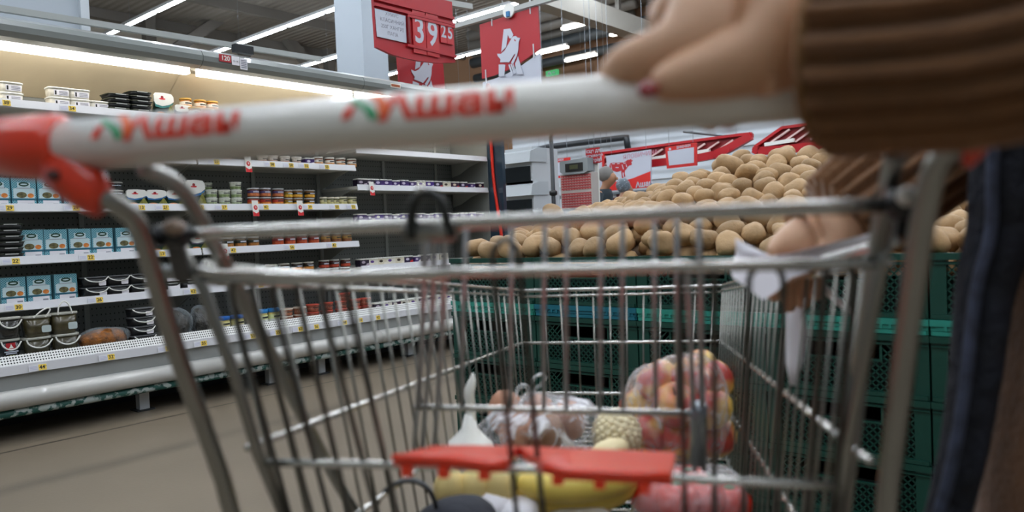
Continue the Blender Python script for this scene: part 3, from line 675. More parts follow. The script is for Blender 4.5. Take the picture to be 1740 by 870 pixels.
def row(key, fn, pxs, z, desc, where, cat, group, n=1, h=0.0, Y=YP, jit=.006, x0=None):
    for px in pxs:
        x = at_shelf(px, z, Y)
        for k in range(n):
            wh = where if n == 1 else (('lower row, ' if k == 0 else 'upper row, ' if k == 1 else 'third row up, ')+where if n < 4 else '%s layer up, %s' % (nth(k+1), where))
            put(key, fn, px, z+k*h+.0004*k, desc, wh, cat, group, Y, rnd.uniform(-.06, .06) if jit else 0, x+rnd.uniform(-jit, jit)*.5)
DZ = -.0075   # shelf plates lie just below the rail top
s1, s2, s3, s4, s5 = (z+DZ for z in ZS); sd = ZD+.0005
g = 'goods on the top dairy shelf'
row('wt', k_white_tub, (18, 99, 134), s1, 'white rectangular food tub', 'top shelf', 'tub', g, 2, .0545)
row('wt', k_white_tub, (165,), s1, 'single white food tub beside black trays', 'top shelf', 'tub', g)
row('bt', k_black_tray, (198,), s1, 'dark film-covered tray', 'shorter tray stack, top shelf', 'tray', g, 4, .0265)
row('bt', k_black_tray, (235,), s1, 'dark film-covered tray', 'taller tray stack, top shelf', 'tray', g, 5, .0265)
row('pt', lambda: k_pouch(.145, .125, '#3f7f7d'), (277,), s1, 'white-headed olive pack with purple base', 'top shelf', 'pack', g)
row('ps', lambda: k_pouch(.085, .11, '#4a5a52'), (310,), s1, 'low grey-topped olive pack', 'top shelf', 'pack', g)
gj = lambda: k_jar(.036, .072, '#c79a45', '#e6dccb', '#c98d4c', '#b87b3d')
row('gj', gj, (331, 354, 376), s1, 'golden-lidded cream jar', 'top shelf', 'jar', g, 1, Y=4.545)
row('gj', gj, (317, 342, 362), s1+.0005, 'golden-lidded cream jar behind', 'top shelf', 'jar', g, 2, .0725, Y=4.66)
g = 'goods on the second dairy shelf'
row('cj2', lambda: k_jar(.035, .068, '#d8d4ca', '#e9e3d6', '#c98945', '#8a4a2a'), (541, 560, 579, 598), s2, 'white-lidded jar with orange label', 'second shelf', 'jar', g)
row('bx2', lambda: k_jar(.034, .060, '#efe8dc', '#d9c8c0', '#b98a70', '#d9d0c4', shape=1), (446, 464, 484, 504), s2, 'pale dessert tub half hidden by the handle', 'second shelf', 'tub', g)
row('yg2', lambda: k_yog('#4b3372', '#d8cfe0', '#efe9e2', .07, .055), (523,), s2, 'small purple and white pack', 'second shelf', 'pack', g)
row('bx2', k_white_tub, (250, 290, 330, 385), s2, 'pale tub mostly hidden behind the handle', 'second shelf', 'tub', g)
g = 'goods on the third dairy shelf'
row('ct', k_carton, (-5, 40, 83, 126), s3, 'blue gingham herring carton', 'third shelf', 'carton', g, jit=0)
rt = lambda: k_jar(.046, .046, '#8f8d86', '#17181a', '#2a2a2a', '#1a1b1e', .008, shape=1)
row('rt', rt, (195,), s3, 'round black tub with grey lid', 'third shelf', 'tub', g, 3, .0465)
def k_round():
    t = rt(); mb = MB(); mb.plate(oval(.04,.04,0,.045), (0,-.050,0), *FN, .006, WHITE); mb.plate(oval(.034,.034,0,.045), (0,-.0505,0), *FN, .002, REDINK); mb.plate(oval(.02,.02,-.005,.05), (0,-.051,0), *FN, .002, WHITE); mb.build('round_badge', t); return t
row('rb', k_round, (170,), s3+.0, 'black tub with round red badge', 'third shelf', 'tub', g)
row('p3', lambda: k_pouch(.098, .125, '#2a6ea8'), (229, 264, 297), s3, 'low olive pack with blue wave', 'third shelf', 'pack', g)
row('p4', lambda: k_pouch(.165, .135, '#2a6ea8'), (330,), s3, 'tall olive pack with blue wave', 'third shelf', 'pack', g, Y=4.60)
dip = lambda: k_jar(.037, .052, '#d6d8ce', '#c9cfbd', '#7f9160', '#cfd2c4', .006, shape=1, name='dip_tub')
row('dip', dip, (360, 382, 402), s3, 'white dip tub with green print', 'third shelf', 'tub', g, 2, .0525)
row('dip', dip, (400,), s3+.1055, 'topmost white dip tub of the right stack', 'third shelf', 'tub', g)
row('dip', dip, (352,), s3, 'white dip tub standing behind', 'third shelf', 'tub', g, 3, .0525, Y=4.70)
row('pu', lambda: k_jar(.038, .060, '#c4c4c4', '#b93a2c', '#d0802c', '#6b3a2a', .009), (431, 451, 473), s3, 'round red-labelled dip tub, grey lid', 'third shelf', 'tub', g)
row('pv', lambda: k_jar(.038, .060, '#c9c9cc', '#463c6b', '#c4703f', '#6b3a2a', .009), (431, 451, 473), s3+.0605, 'round purple-labelled dip tub, upper one', 'third shelf', 'tub', g)
yt = lambda: k_jar(.037, .056, '#a9a8a4', '#2a2417', '#e0a02a', '#8a5a22', .009)
row('ys', lambda: k_jar(.030, .055, '#b5b3ae', '#8c7726', '#e2ac34', '#8a5a22', .009), (490,), s3, 'small yellow dip tub', 'third shelf', 'tub', g, 2, .0555)
row('yt', yt, (506, 526), s3, 'yellow and black dip tub', 'third shelf', 'tub', g, 2, .0565)
row('gn', lambda: k_jar(.026, .064, '#ded7c0', '#d9cf9e', '#b5ad70', '#4d5326'), (550, 562, 571), s3, 'small green olive jar, cream lid', 'third shelf', 'jar', g)
row('gb', lambda: k_jar(.034, .068, '#ded7c0', '#d9cf9e', '#b5ad70', '#4d5326'), (583, 598), s3, 'large green olive jar, cream lid', 'third shelf', 'jar', g)
g = 'goods on the fourth dairy shelf'
row('ft', lambda: k_black_tray(.030), (14,), s4, 'black film tray', 'tall stack, fourth shelf', 'tray', g, 6, .0305)
row('ct', k_carton, (53, 94, 135, 173, 213), s4, 'blue gingham herring carton', 'fourth shelf', 'carton', g, jit=0)
row('bt', k_black_tray, (62, 118), s4, 'dark tray behind the cartons', 'fourth shelf', 'tray', g, 6, .0265, Y=4.76)
row('p5', lambda: k_pouch(.098, .12, '#5d5a6a'), (268, 302, 336), s4, 'low white-topped pack behind the cart post', 'fourth shelf', 'pack', g)
dj = lambda: k_jar(.038, .074, '#b7b9b6', '#23281f', '#a0672c', '#5b4326')
row('dj', dj, (366, 387, 408, 430), s4, 'dark green-labelled jar', 'fourth shelf', 'jar', g, 2, .0745)
rj = lambda: k_jar(.038, .078, '#a8a6a2', '#7a1f1c', '#b24a22', '#5e2318')
row('rj', rj, (472, 492, 513, 533), s4, 'dark red sauce jar', 'fourth shelf', 'jar', g, 2, .0785)
row('bj', lambda: k_jar(.036, .078, '#9a9892', '#a8803c', '#7d4a2a', '#6a4426'), (553, 572, 590), s4, 'brown spread jar', 'fourth shelf', 'jar', g, 2, .0785)
g = 'goods on the fifth dairy shelf'
row('c5', lambda: k_carton(.142), (22, 66, 111), s5, 'blue gingham herring carton', 'fifth shelf', 'carton', g, jit=0)
def k_handled(h=.058, label=True):
    t = thing('herring_tray', '', ''); rtub(MB(), .125, .11, .138, .122, h-.008, BLACK, p=4).build('body', t)
    rtub(MB(), .146, .128, .146, .128, .008, mat('lid_smoke', '#54575a', .25), z0=h-.008, p=4).build('lid', t)
    MB().tube([(-.062,-.066,h-.004),(-.045,-.074,h-.022),(0,-.076,h-.032),(.04,-.074,h-.026),(.060,-.066,h-.006)], .0034, WHITE, 6, soft=2).build('handle', t)
    if label: MB().plate(rrect(.012, h*.1, .05, h*.55, .005), (0,-.064,0), *FN, .004, PAPER).build('label', t)
    return t
row('ht', k_handled, (158, 197, 235), s5, 'black lidded tray with white handle', 'fifth shelf', 'tray', g, 2, .0585)
def k_meat():
    t = k_black_tray(.05); MB().plate([(-.03,.008),(.045,.008),(.045,.044),(-.03,.044)], (0,-.068,0), (1,0,0), (0,.1,.99), .001, PAPER).build('label', t); return t
row('mt', k_meat, (285, 318, 350), s5, 'dark tray with white paper label', 'fifth shelf', 'tray', g, 2, .0505)
row('sb', lambda: k_jar(.036, .062, '#c7bfae', '#8a5a35', '#b98550', '#6a4426', .008), (402, 420, 441), s5, 'low brown spread tub', 'fifth shelf', 'tub', g)
row('gt', lambda: k_jar(.037, .058, '#c9c5ba', '#1d1a16', '#d98a2e', '#3a2618', .008), (462, 483, 505, 525), s5, 'black and orange spread tub', 'fifth shelf', 'tub', g, 2, .0585)
row('dr', lambda: k_jar(.037, .060, '#c2c0bb', '#3a1c1a', '#b8452b', '#4d2018', .008), (551, 568, 587), s5, 'dark red spread tub', 'fifth shelf', 'tub', g, 2, .0605)
g = 'goods on the bottom deck'
YD = 4.50
row('lp', k_logo_pail, (16,), sd, 'black pail with square red logo', 'bottom deck', 'pail', g, Y=YD, jit=0)
row('l2', lambda: k_pail(.108, .112, '#24241f', False, 'down'), (14,), sd+.1185, 'dark pail with drooping handle, upper left', 'bottom deck', 'pail', g, Y=YD, jit=0)
row('k1', lambda: k_pail(.130, .112, '#3a3626', False, 'down'), (62, 110), sd, 'lower clear pickle pail', 'bottom deck', 'pail', g, Y=YD, jit=0)
row('k2', lambda: k_pail(.130, .112, '#464029', True, 'tilt'), (62,), sd+.1125, 'upper pickle pail with tilted white handle', 'bottom deck', 'pail', g, Y=YD, jit=0)
row('k3', lambda: k_pail(.130, .116, '#464029', True, 'up'), (107,), sd+.1125, 'upper pickle pail with raised white handle', 'bottom deck', 'pail', g, Y=YD, jit=0)
row('b1', lambda: k_bag(.255, .11, '#8a5218', .17), (178,), sd+.004, 'bag of dark shredded vegetables with orange bits', 'bottom deck', 'bag', g, Y=4.52, jit=0)
row('h6', lambda: k_handled(.052), (240,), sd, 'smoky-lidded tray with white handle', 'bottom deck', 'tray', g, 4, .0525, Y=YD)
row('b2', lambda: k_bag(.14, .16, '#2d2b26', .12), (306, 344), sd+.004, 'clear bag of dark dried seaweed', 'bottom deck', 'bag', g, Y=4.50, jit=0)
bl = lambda: k_jar(.040, .098, '#1f5fae', '#d8cf8f', '#e9e4d8', '#c9bb70', .022)
row('bl', bl, (380, 405), sd, 'squat mayonnaise jar, blue lid', 'bottom deck', 'jar', g, Y=YD)
row('bm', lambda: k_jar(.040, .112, '#2c7fc0', '#d5dba0', '#e9eee8', '#c9bb70', .024), (445, 466), sd, 'taller jar with bright blue lid', 'bottom deck', 'jar', g, Y=4.52)
row('bl', bl, (432, 449), sd, 'blue-lidded jar behind', 'bottom deck', 'jar', g, 1, Y=4.64)
rl = lambda: k_jar(.045, .054, '#b04434', '#c99a86', '#8f4a34', '#8c5040', .009, shape=1)
row('gl', lambda: k_jar(.044, .050, '#c9b7a8', '#b79a84', '#9a5a3c', '#8c5a44', .008, shape=1), (487, 510), sd, 'pale-lidded glass salad tub', 'bottom deck', 'tub', g, 2, .0505, Y=YD)
row('rl', rl, (532, 556, 581, 603), sd, 'red-lidded salad tub', 'bottom deck', 'tub', g, 2, .0545, Y=YD)
row('rl', rl, (585,), sd+.1095, 'topmost red-lidded salad tub', 'bottom deck', 'tub', g, Y=YD)
row('rl', rl, (621,), sd, 'red-lidded salad tub at stack end', 'bottom deck', 'tub', g, 2, .0545, Y=YD)
g = 'yogurt packs in the right dairy case'
yogs = [('#2a1f33', '#b8a9b8', '#b8a9b8'), ('#3f2b66', '#cfc3da', '#5a3a86'), ('#35255a', '#8c7aa8', '#35255a'), ('#e4dfd2', '#5a3a86', '#e4dfd2'), ('#4d2f8a', '#efe9e2', '#b8a9c8'), ('#2c2040', '#d8cfe0', '#c0262c'), ('#dcd4bf', '#3a3226', '#e8e2d4'), ('#3a1f3a', '#e8d8c0', '#b01f28')]
ydesc = ['blackish yogurt pack with pale oval', 'violet yogurt pack', 'deep purple yogurt pack', 'white yogurt pack with purple oval', 'bright purple yogurt pack', 'dark yogurt pack with red corner', 'cream yogurt pack', 'plum yogurt pack with red corner']
def yrow(z, pxs, seq, where, Y):
    for px, i in zip(pxs, seq): put('yg%d' % i, lambda i=i: k_yog(*yogs[i]), px, z, ydesc[i], where, 'yogurt', g, Y, rnd.uniform(-.05, .05))
yrow(ZR[1]+DZ, [612+14.4*k for k in range(15)], (0, 0, 1, 1, 2, 1, 2, 3, 4, 5, 6, 7, 5, 2, 7), 'upper yogurt shelf', YP)
yrow(ZR[2]+DZ, [612+14.4*k for k in range(15)], (1, 2, 4, 1, 2, 4, 1, 1, 2, 4, 1, 2, 1, 4, 2), 'middle yogurt shelf', YP)
yrow(ZR[3]+DZ, [616+15*k for k in range(10)], (0, 3, 6, 3, 6, 5, 2, 0, 3, 6), 'lower yogurt shelf', YP)
yrow(sd, [640+15*k for k in range(9)], (0, 3, 7, 6, 3, 5, 0, 3, 3), 'bottom yogurt deck', YD)
name_goods()
# ================================================================== POTATO BINS
GREEN = mat('crate_green', '#0f4237', .4); TEAL = mat('crate_teal', '#2c8f7f', .4); TURQ = mat('crate_blue_teal', '#166a7c', .4)
XCR = 2.0
def crate(label, y0, z0, h, m_, lid=False):
    """Folding produce crate, front towards -X, 0.395 wide and 0.59 deep."""
    t = thing('produce_crate', label, 'crate', (XCR, y0, z0), 'stacked produce crates')
    W, D = .395, .59
    x = XCR; mb = MB()
    # corner posts, floor, back and side walls
    for ya in (y0, y0+W-.035): mb.box((x, ya, z0), (x+.03, ya+.035, z0+h), m_); mb.box((x+D-.03, ya, z0), (x+D, ya+.035, z0+h), m_)
    mb.box((x+.004, y0+.006, z0+.002), (x+D-.004, y0+W-.006, z0+.012), m_)
    for ya in (y0+.004, y0+W-.009): mb.box((x+.03, ya, z0+.012), (x+D-.03, ya+.005, z0+h-.012), m_)
    mb.box((x+D-.01, y0+.03, z0+.012), (x+D-.004, y0+W-.03, z0+h-.012), m_)
    mb.build('shell', t)
    mb = MB(); mb.box((x-.006, y0-.0015, z0+h-.016), (x+.016, y0+W+.0015, z0+h), m_); mb.box((x-.004, y0, z0+h-.026), (x-.001, y0+W, z0+h-.023), m_)
    mb.box((x+D-.012, y0, z0+h-.012), (x+D, y0+W, z0+h), m_)
    for ya in (y0-.001, y0+W-.009): mb.box((x+.016, ya, z0+h-.012), (x+D-.012, ya+.010, z0+h), m_)
    mb.build('rim', t)
    MB().box((x-.005, y0+.004, z0), (x+.012, y0+W-.004, z0+.010), m_).build('base_lip', t)
    if h < .08:
        mb = MB(); mb.box((x-.003, y0+.01, z0+.012), (x+.004, y0+W-.01, z0+h-.018), m_)
        for k in (0, 1):
            for q in range(5): mb.box((x-.007, y0+.02+k*.26+q*.02, z0+.012), (x-.002, y0+.026+k*.26+q*.02, z0+h-.016), m_)
        mb.build('folded_wall', t); return t
    # lattice front with a hand opening
    za, zb, ya, yb = z0+.012, z0+h-.028, y0+.035, y0+W-.035
    hy0, hy1, hz0 = y0+.11, y0+W-.11, zb-.038
    mb = MB(); st = .019; th = .0022
    for sgn in (1, -1):
        k = -40
        while k < 60:
            c = ya+k*st; k += 1
            pts = []
            # line y = c + sgn*(z-za), clipped to the panel
            zs0, zs1 = za, zb
            if sgn > 0: zs0 = max(za, za+(ya-c)); zs1 = min(zb, za+(yb-c))
            else: zs0 = max(za, za+(c-yb)); zs1 = min(zb, za+(c-ya))
            if zs1-zs0 < .004: continue
            segs = [(zs0, zs1)]
            if zs1 > hz0:   # keep out of the hand opening
                yt = c+sgn*(zs1-za); yh = c+sgn*(hz0-za)
                if hy0 < yh < hy1 or hy0 < yt < hy1: segs = [(zs0, min(zs1, hz0))] if hy0 < yh < hy1 else [(zs0, min(zs1, za+((hy0-c) if sgn > 0 else (c-hy1))))]
            for a, bb in segs:
                if bb-a > .004: mb.bar((x+.004, c+sgn*(a-za), a), (x+.004, c+sgn*(bb-za), bb), .0034, .0035, m_, up=(1,0,0))
    mb.box((x, hy0-.006, hz0-.005), (x+.008, hy1+.006, hz0), m_)
    for yy in (hy0-.006, hy1): mb.box((x, yy, hz0), (x+.008, yy+.006, zb), m_)
    mb.box((x, ya, zb), (x+.006, yb, zb+.008), m_)
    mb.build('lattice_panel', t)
    MB().box((x+.030, ya-.002, za), (x+.034, yb+.002, zb-.04), mat('crate_inner_shade', '#03100d', .8)).build('shade_sheet', t)  # near-black sheet: shade inside the crate put into its colour behind the lattice
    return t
colw = .4
cols = [1.996-.397-colw*k for k in range(6)]
cname = ['leftmost column', 'second column from left', 'third column from left', 'fourth column from left', 'fifth column from left', 'column behind the navy scarf']
levels = [(.700, .156, GREEN, 'top green lattice crate full of potatoes'), (.660, .038, TEAL, 'flat folded teal crate'), (.502, .156, GREEN, 'green lattice crate under the teal one'), (.344, .156, GREEN, 'green lattice crate, third full one down'), (.186, .156, GREEN, 'green lattice crate, fourth full one down'), (.028, .156, GREEN, 'bottom green lattice crate')]
protos = {}
for ci, y0 in enumerate(cols):
    for li, (z0, h, m_, lab) in enumerate(levels):
        if li == 1 and ci == 1: m_ = TURQ; lab = 'flat folded blue-teal crate'
        key = (li if li == 1 else 0, m_.name); lb = '%s, %s' % (lab, cname[ci])
        if key not in protos: protos[key] = crate(lb, y0, z0, h, m_)
        else:
            t = copy_tree(protos[key]); t.location = (XCR, y0, z0); t['label'] = lb
t = thing('produce_bin', 'dark green plastic bin behind the front crates carrying the potato heap', 'bin', (2.95, .8, 0))
MB().box((2.62, -.38, .05), (3.35, 1.98, .80), GREEN).build('body', t)
MB().box((2.60, -.40, .80), (3.37, 2.0, .83), GREEN).build('rim', t)
t = thing('pallet', 'low wooden pallet under the crate stacks', 'pallet', (2.3, .8, 0)); PW = mat('pallet_wood', '#6f5a40', .8, var=.2, scale=6)
mb = MB()
for k in range(12): mb.box((2.02, -.36+.2*k, .012), (2.58, -.22+.2*k, .027), PW)
mb.build('boards', t); mb = MB()
for xx in (2.04, 2.28, 2.5): mb.box((xx, -.38, 0), (xx+.06, 1.98, .012), PW)
mb.build('runners', t)

POT = mat('potato_skin', '#b5946a', .62, var=.16, scale=14, bump=.25, bscale=70)
N, L, b = nodes_of(POT)
oi = N.new('ShaderNodeObjectInfo'); hs = N.new('ShaderNodeHueSaturation'); mr = N.new('ShaderNodeMapRange'); mr.inputs[3].default_value = .78; mr.inputs[4].default_value = 1.10
src = b.inputs['Base Color'].links[0].from_socket; L.new(oi.outputs['Random'], mr.inputs[0]); L.new(mr.outputs[0], hs.inputs['Value']); L.new(src, hs.inputs['Color'])
L.new(hs.outputs[0], b.inputs['Base Color'])
def pmesh(seed):
    r = random.Random(seed); mb = MB(); mb.ball((0,0,0), .049*r.uniform(.9,1.12), .039*r.uniform(.92,1.08), .034*r.uniform(.95,1.06), POT, 20, .16, seed)
    for i, v in enumerate(mb.v):     # shallow eyes
        for q in range(4):
            a = Vector((r.uniform(-1,1), r.uniform(-1,1), r.uniform(-1,1))).normalized() if i == 0 else mb._e[q]
            if i == 0: mb._e = getattr(mb, '_e', []) + [a]
            dd = (v.normalized()-mb._e[q]).length if len(mb._e) > q else 9
            if dd < .3: mb.v[i] = v*(1-.06*(1-dd/.3))
    return mb
pm_meshes = []
for sd_ in range(9):
    o = pmesh(sd_+1).build('potato'); pm_meshes.append(o.data); bpy.data.objects.remove(o)
def interp(tab, v):
    if v <= tab[0][0]: return tab[0][1]
    for (a, x), (c, y) in zip(tab, tab[1:]):
        if v <= c: return x+(y-x)*(v-a)/(c-a)
    return tab[-1][1]
HT = [(-.4,.14),(.3,.12),(.6,.16),(.85,.31),(1.05,.335),(1.3,.325),(1.5,.255),(1.7,.20),(1.85,.185),(1.93,.14),(1.98,.04)]
def heap(x, y):
    t = min(1, max(0, (x-2.02)/.95)); t = t**.85
    z = .845 + .025 + interp(HT, y)*t
    if x > 3.0: z -= (x-3.0)*.9
    return z
pts = []
for _ in range(16000):
    x, y = 2.045+rnd.random()**1.25*1.1, rnd.uniform(-.36, 1.955)
    z = heap(x, y)
    if all((x-a)**2+(y-c)**2+(z-e)**2 > .0715**2 for a, c, e in pts): pts.append((x, y, z))
pts = [p for p in pts if not (p[0] > 3.02 or (p[1] < .2 and p[0] > 2.75))]
pts.sort(key=lambda p: (p[0]+abs(p[1]-1)*.1)); core_pts = pts[300:]; pts = pts[:300]
# the potato on the very top and the loose one at the left crest
pots = []
for i, (x, y, z) in enumerate(pts):
    o = bpy.data.objects.new('potato', pm_meshes[i % 9]); COL.objects.link(o)
    s_ = rnd.uniform(.86, 1.12); o.scale = (s_, s_*rnd.uniform(.95,1.05), s_)
    o.location = (x, y, z+rnd.uniform(-.010, .012)); o.rotation_euler = (rnd.uniform(-.6,.6), rnd.uniform(-.6,.6), rnd.uniform(0,6.28)); pots.append(o)
for (px, py, X, s_) in ((1240, 281, 2.82, 1.25), (1158, 308, 2.75, 1.0), (940, 361, 2.55, 1.05), (812, 421, 2.07, 1.0), (1330, 268, 2.9, 1.15)):
    p = onx(px, py, X); near = min(pots, key=lambda q: (q.location-p).length); near.location = p; near.scale = (s_,)*3
rows_ = {}
for o in pots:
    px, py, _d = proj(o.location); k = max(0, int((py-262)//21)); rows_.setdefault(min(k, 8), []).append((px, o))
bn = ['topmost layer', 'second layer', 'third layer', 'fourth layer', 'fifth layer', 'sixth layer', 'seventh layer', 'eighth layer', 'lowest layer at the crate rim']
for k, L_ in rows_.items():
    L_.sort(key=lambda q: q[0])
    for i, (px, o) in enumerate(L_): tag(o, 'tan unwashed potato, %s from the left in the heap\'s %s' % (nth(i+1), bn[k]), 'potato', 'potatoes heaped in the green crates')
# potatoes deeper in the heap, packed under the surface ones
mb = MB()
for (x, y, z) in pts[::1]+core_pts:
    if x < 2.07: z -= .0
    mb.ball((x+rnd.uniform(.01,.04), y+rnd.uniform(-.03,.03), z-.055), .045, .042, .036, POT, 10, .14, rnd.randint(1, 40), Matrix.Rotation(rnd.uniform(0,6.28), 3, 'Z'))
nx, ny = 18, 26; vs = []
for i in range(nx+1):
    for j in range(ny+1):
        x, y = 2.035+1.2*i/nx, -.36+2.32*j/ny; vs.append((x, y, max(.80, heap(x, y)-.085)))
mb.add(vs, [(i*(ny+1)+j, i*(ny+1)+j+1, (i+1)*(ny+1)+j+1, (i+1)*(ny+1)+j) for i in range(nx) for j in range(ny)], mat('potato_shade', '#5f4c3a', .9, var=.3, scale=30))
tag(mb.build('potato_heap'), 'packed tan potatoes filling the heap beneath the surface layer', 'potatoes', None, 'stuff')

# ================================================================== SCALE STATION
XS = 5.5
def sq(px, py, X=XS): p = onx(px, py, X); return -p.y, p.z
tl, br = sq(952, 297), sq(1008, 353)
t = thing('price_scale', 'self-service weighing scale with red price button panel on a white stand', 'scale', (XS, -(tl[0]+br[0])/2, 0))
BP = mat('button_panel', '#b9b2ae', .5)
MB().box((XS, -br[0], br[1]), (XS+.09, -tl[0], tl[1]), BP).build('panel_housing', t)
n1, n2 = 11, 13; blocks = (MB(), MB()); hw = (br[0]-tl[0]); hh = (tl[1]-br[1]); PB = mat('price_button', '#b0363c', .5); PB2 = mat('price_button_light', '#d9b4ae', .5)
for r in range(n2):
    if r == 6: continue
    mb = blocks[r > 6]
    for c in range(n1):
        ya = -(tl[0]+hw*.03+hw*.94*c/n1); za = br[1]+hh*.03+hh*.94*r/n2; dy, dz = hw*.94/n1*.86, hh*.94/n2*.80
        mb.box((XS-.004, ya-dy, za), (XS, ya, za+dz), PB); mb.box((XS-.0055, ya-dy*.8, za+dz*.12), (XS-.004, ya-dy*.2, za+dz*.38), PB2)
for mb in blocks: mb.build('button_block', t)
a, c = sq(954, 275), sq(999, 294)
MB().loft([[(x, -y, z) for y, z in ((a[0]-.0, a[1]), (c[0]+.02, a[1]+.01), (c[0]+.02, c[1]+.02), (c[0]-.02, c[1]), (a[0]+.04, c[1]), (a[0], c[1]+.03))] for x in (XS-.03, XS+.06)], mat('scale_grey', '#8f979b', .4), smooth=False).build('display_head', t)
a, c = sq(964, 279), sq(994, 290); MB().box((XS-.036, -c[0], c[1]), (XS-.03, -a[0], a[1]), BLACK).build('display', t)
MB().box((XS-.039, -c[0]+.05, c[1]+.02), (XS-.036, -a[0]-.05, a[1]-.015), mat('lcd_green', '#4c5038', .3)).build('lcd', t)
a, c = sq(990, 275), sq(1007, 340); MB().box((XS+.10, -c[0], c[1]-.05), (XS+.12, -a[0], a[1]), WHITE).build('backing_board', t)
MB().box((XS-.02, -br[0]-.02, 0), (XS+.3, -tl[0]+.02, br[1]-.02), mat('stand_white', '#cfd4d8', .5)).build('stand', t)
MB().box((XS-.05, -br[0]-.05, br[1]-.02), (XS+.32, -tl[0]+.05, br[1]), STEEL).build('weighing_plate', t)
a, c = sq(986, 252), sq(1010, 276)
p = Vector((XS+.09, -(a[0]+c[0])/2, 0)); hh = a[1]-c[1]
t2 = thing('sticker_sign', 'small red sign with white lettering above the scale', 'sign', (XS+.09, p.y, c[1]))
MB().box((XS+.08, -c[0], c[1]), (XS+.095, -a[0], a[1]), SIGNRED).build('board', t2)
mb = MB()
for k, s_ in enumerate(('Місце для', 'наклеювання', 'стікерів')): mb.text(s_, (XS+.079, p.y, c[1]+hh*(.80-.3*k)), (0,-1,0), (0,0,1), .044 if k != 1 else .034, SIGNWHITE, bold=.015)
mb.build('lettering', t2); MB().bar((XS+.1, p.y, c[1]-.1), (XS+.1, p.y, c[1]+.05), .015, .015, LGREY).build('support', t2)
p = onx(939, 300, 5.3); t = thing('display_pole', 'slim black pole left of the weighing scale', 'pole', (5.3, p.y, 0))
MB().tube([(5.3, p.y, 0), (5.3, p.y, 2.05)], .018, mat('pole_black', '#2a2f34', .35), 10).build('shaft', t)
MB().lathe([(.02,0),(.035,.01),(.035,.04),(.02,.05)], BLACK, 12, (5.3, p.y, onx(939, 333, 5.3).z)).build('clamp', t); MB().lathe([(.14,0),(.14,.012),(.02,.03)], BLACK, 16, (5.3, p.y, 0)).build('base', t)

# ================================================================== MEAT COUNTER
XC = 9.0
def cpoly(pts, x=XC): return [(-p.y, p.z) for p in (onx(a, c, x) for a, c in pts)]
EX = (0,-1,0), (0,0,1)
ADR = mat('advert_red', '#d6261e', .5)
p = onx(1068, 290, XC); t = thing('advert_board', 'white and red meat advert board showing a cow', 'advert board', p)
MB().plate(cpoly([(1030,265),(1106,254),(1106,318),(1033,325)]), (XC,0,0), *EX, .02, SIGNWHITE).build('board', t)
MB().plate(cpoly([(1031,310),(1045,309),(1060,307),(1075,303),(1090,297),(1105.5,291),(1105.5,318),(1032,324.5)]), (XC-.003,0,0), *EX, .006, ADR).build('red_curve', t)
def crop(x, y): return (880+x/6.69, 230+y/6.69)
mb = MB(); mb.plate(cpoly([crop(*q) for q in [(1043,345),(1052,318),(1085,310),(1120,312),(1165,308),(1205,308),(1232,293),(1246,278),(1272,276),(1290,266),(1288,280),(1306,283),(1302,296),(1288,302),(1297,325),(1288,340),(1268,342),(1252,356),(1232,386),(1218,402),(1216,430),(1223,470),(1208,474),(1204,425),(1192,418),(1190,445),(1199,484),(1185,487),(1180,450),(1176,402),(1150,410),(1122,415),(1090,402),(1076,425),(1076,455),(1083,486),(1070,488),(1062,440),(1058,425),(1054,460),(1064,494),(1050,497),(1044,450),(1048,400),(1040,445),(1036,440),(1042,380)]]), (XC-.004,0,0), *EX, .006, mat('cow_red', '#b3262c', .5)); mb.build('cow_picture', t)
mb = MB()
for q in ([(1112,362),(1146,362),(1146,370),(1112,370)], [(1075,318),(1105,318),(1105,327),(1075,327)], [(1182,332),(1190,332),(1206,385),(1198,386)], [(1228,330),(1234,328),(1244,360),(1238,364)], [(1056,330),(1061,330),(1072,385),(1067,387)], [(1130,318),(1158,316),(1158,324),(1130,326)], [(1200,314),(1230,310),(1230,318),(1202,322)]):
    mb.plate(cpoly([crop(*a) for a in q]), (XC-.006,0,0), *EX, .003, SIGNWHITE)
mb.build('cut_marks', t)
mb = MB(); q = onx(1088, 263, XC); mb.text('ЯЛОВИЧИНА', (XC-.002, q.y, q.z), (0,-.997,.05), (0,0,1), .085, mat('pink_print', '#c9859a', .6)); q = onx(1095, 313, XC); mb.text('Ашан', (XC-.008, q.y, q.z), (0,-.997,.05), (0,0,1), .10, SIGNWHITE, bold=.03); mb.build('lettering', t)
p = onx(893, 300, XC+.4); t = thing('advert_board', 'white and red advert board left of the black pole', 'advert board', p)
x2 = XC+.4
MB().plate(cpoly([(858,281),(923,272),(924,334),(862,339)], x2), (x2,0,0), *EX, .02, SIGNWHITE).build('board', t)
MB().plate(cpoly([(863,323),(880,322),(897,320),(910,315),(923,307),(923,331.5),(863,337)], x2), (x2-.003,0,0), *EX, .006, ADR).build('red_curve', t)
mb = MB(); q = onx(915, 326, x2); mb.text('Ашан', (x2-.008, q.y, q.z), (0,-.997,.05), (0,0,1), .10, SIGNWHITE, bold=.03); q = onx(911, 279, x2); mb.text('СВИНИНА', (x2-.002, q.y, q.z), (0,-.997,.05), (0,0,1), .07, mat('pink_print', '#c9859a', .6)); mb.build('lettering', t)
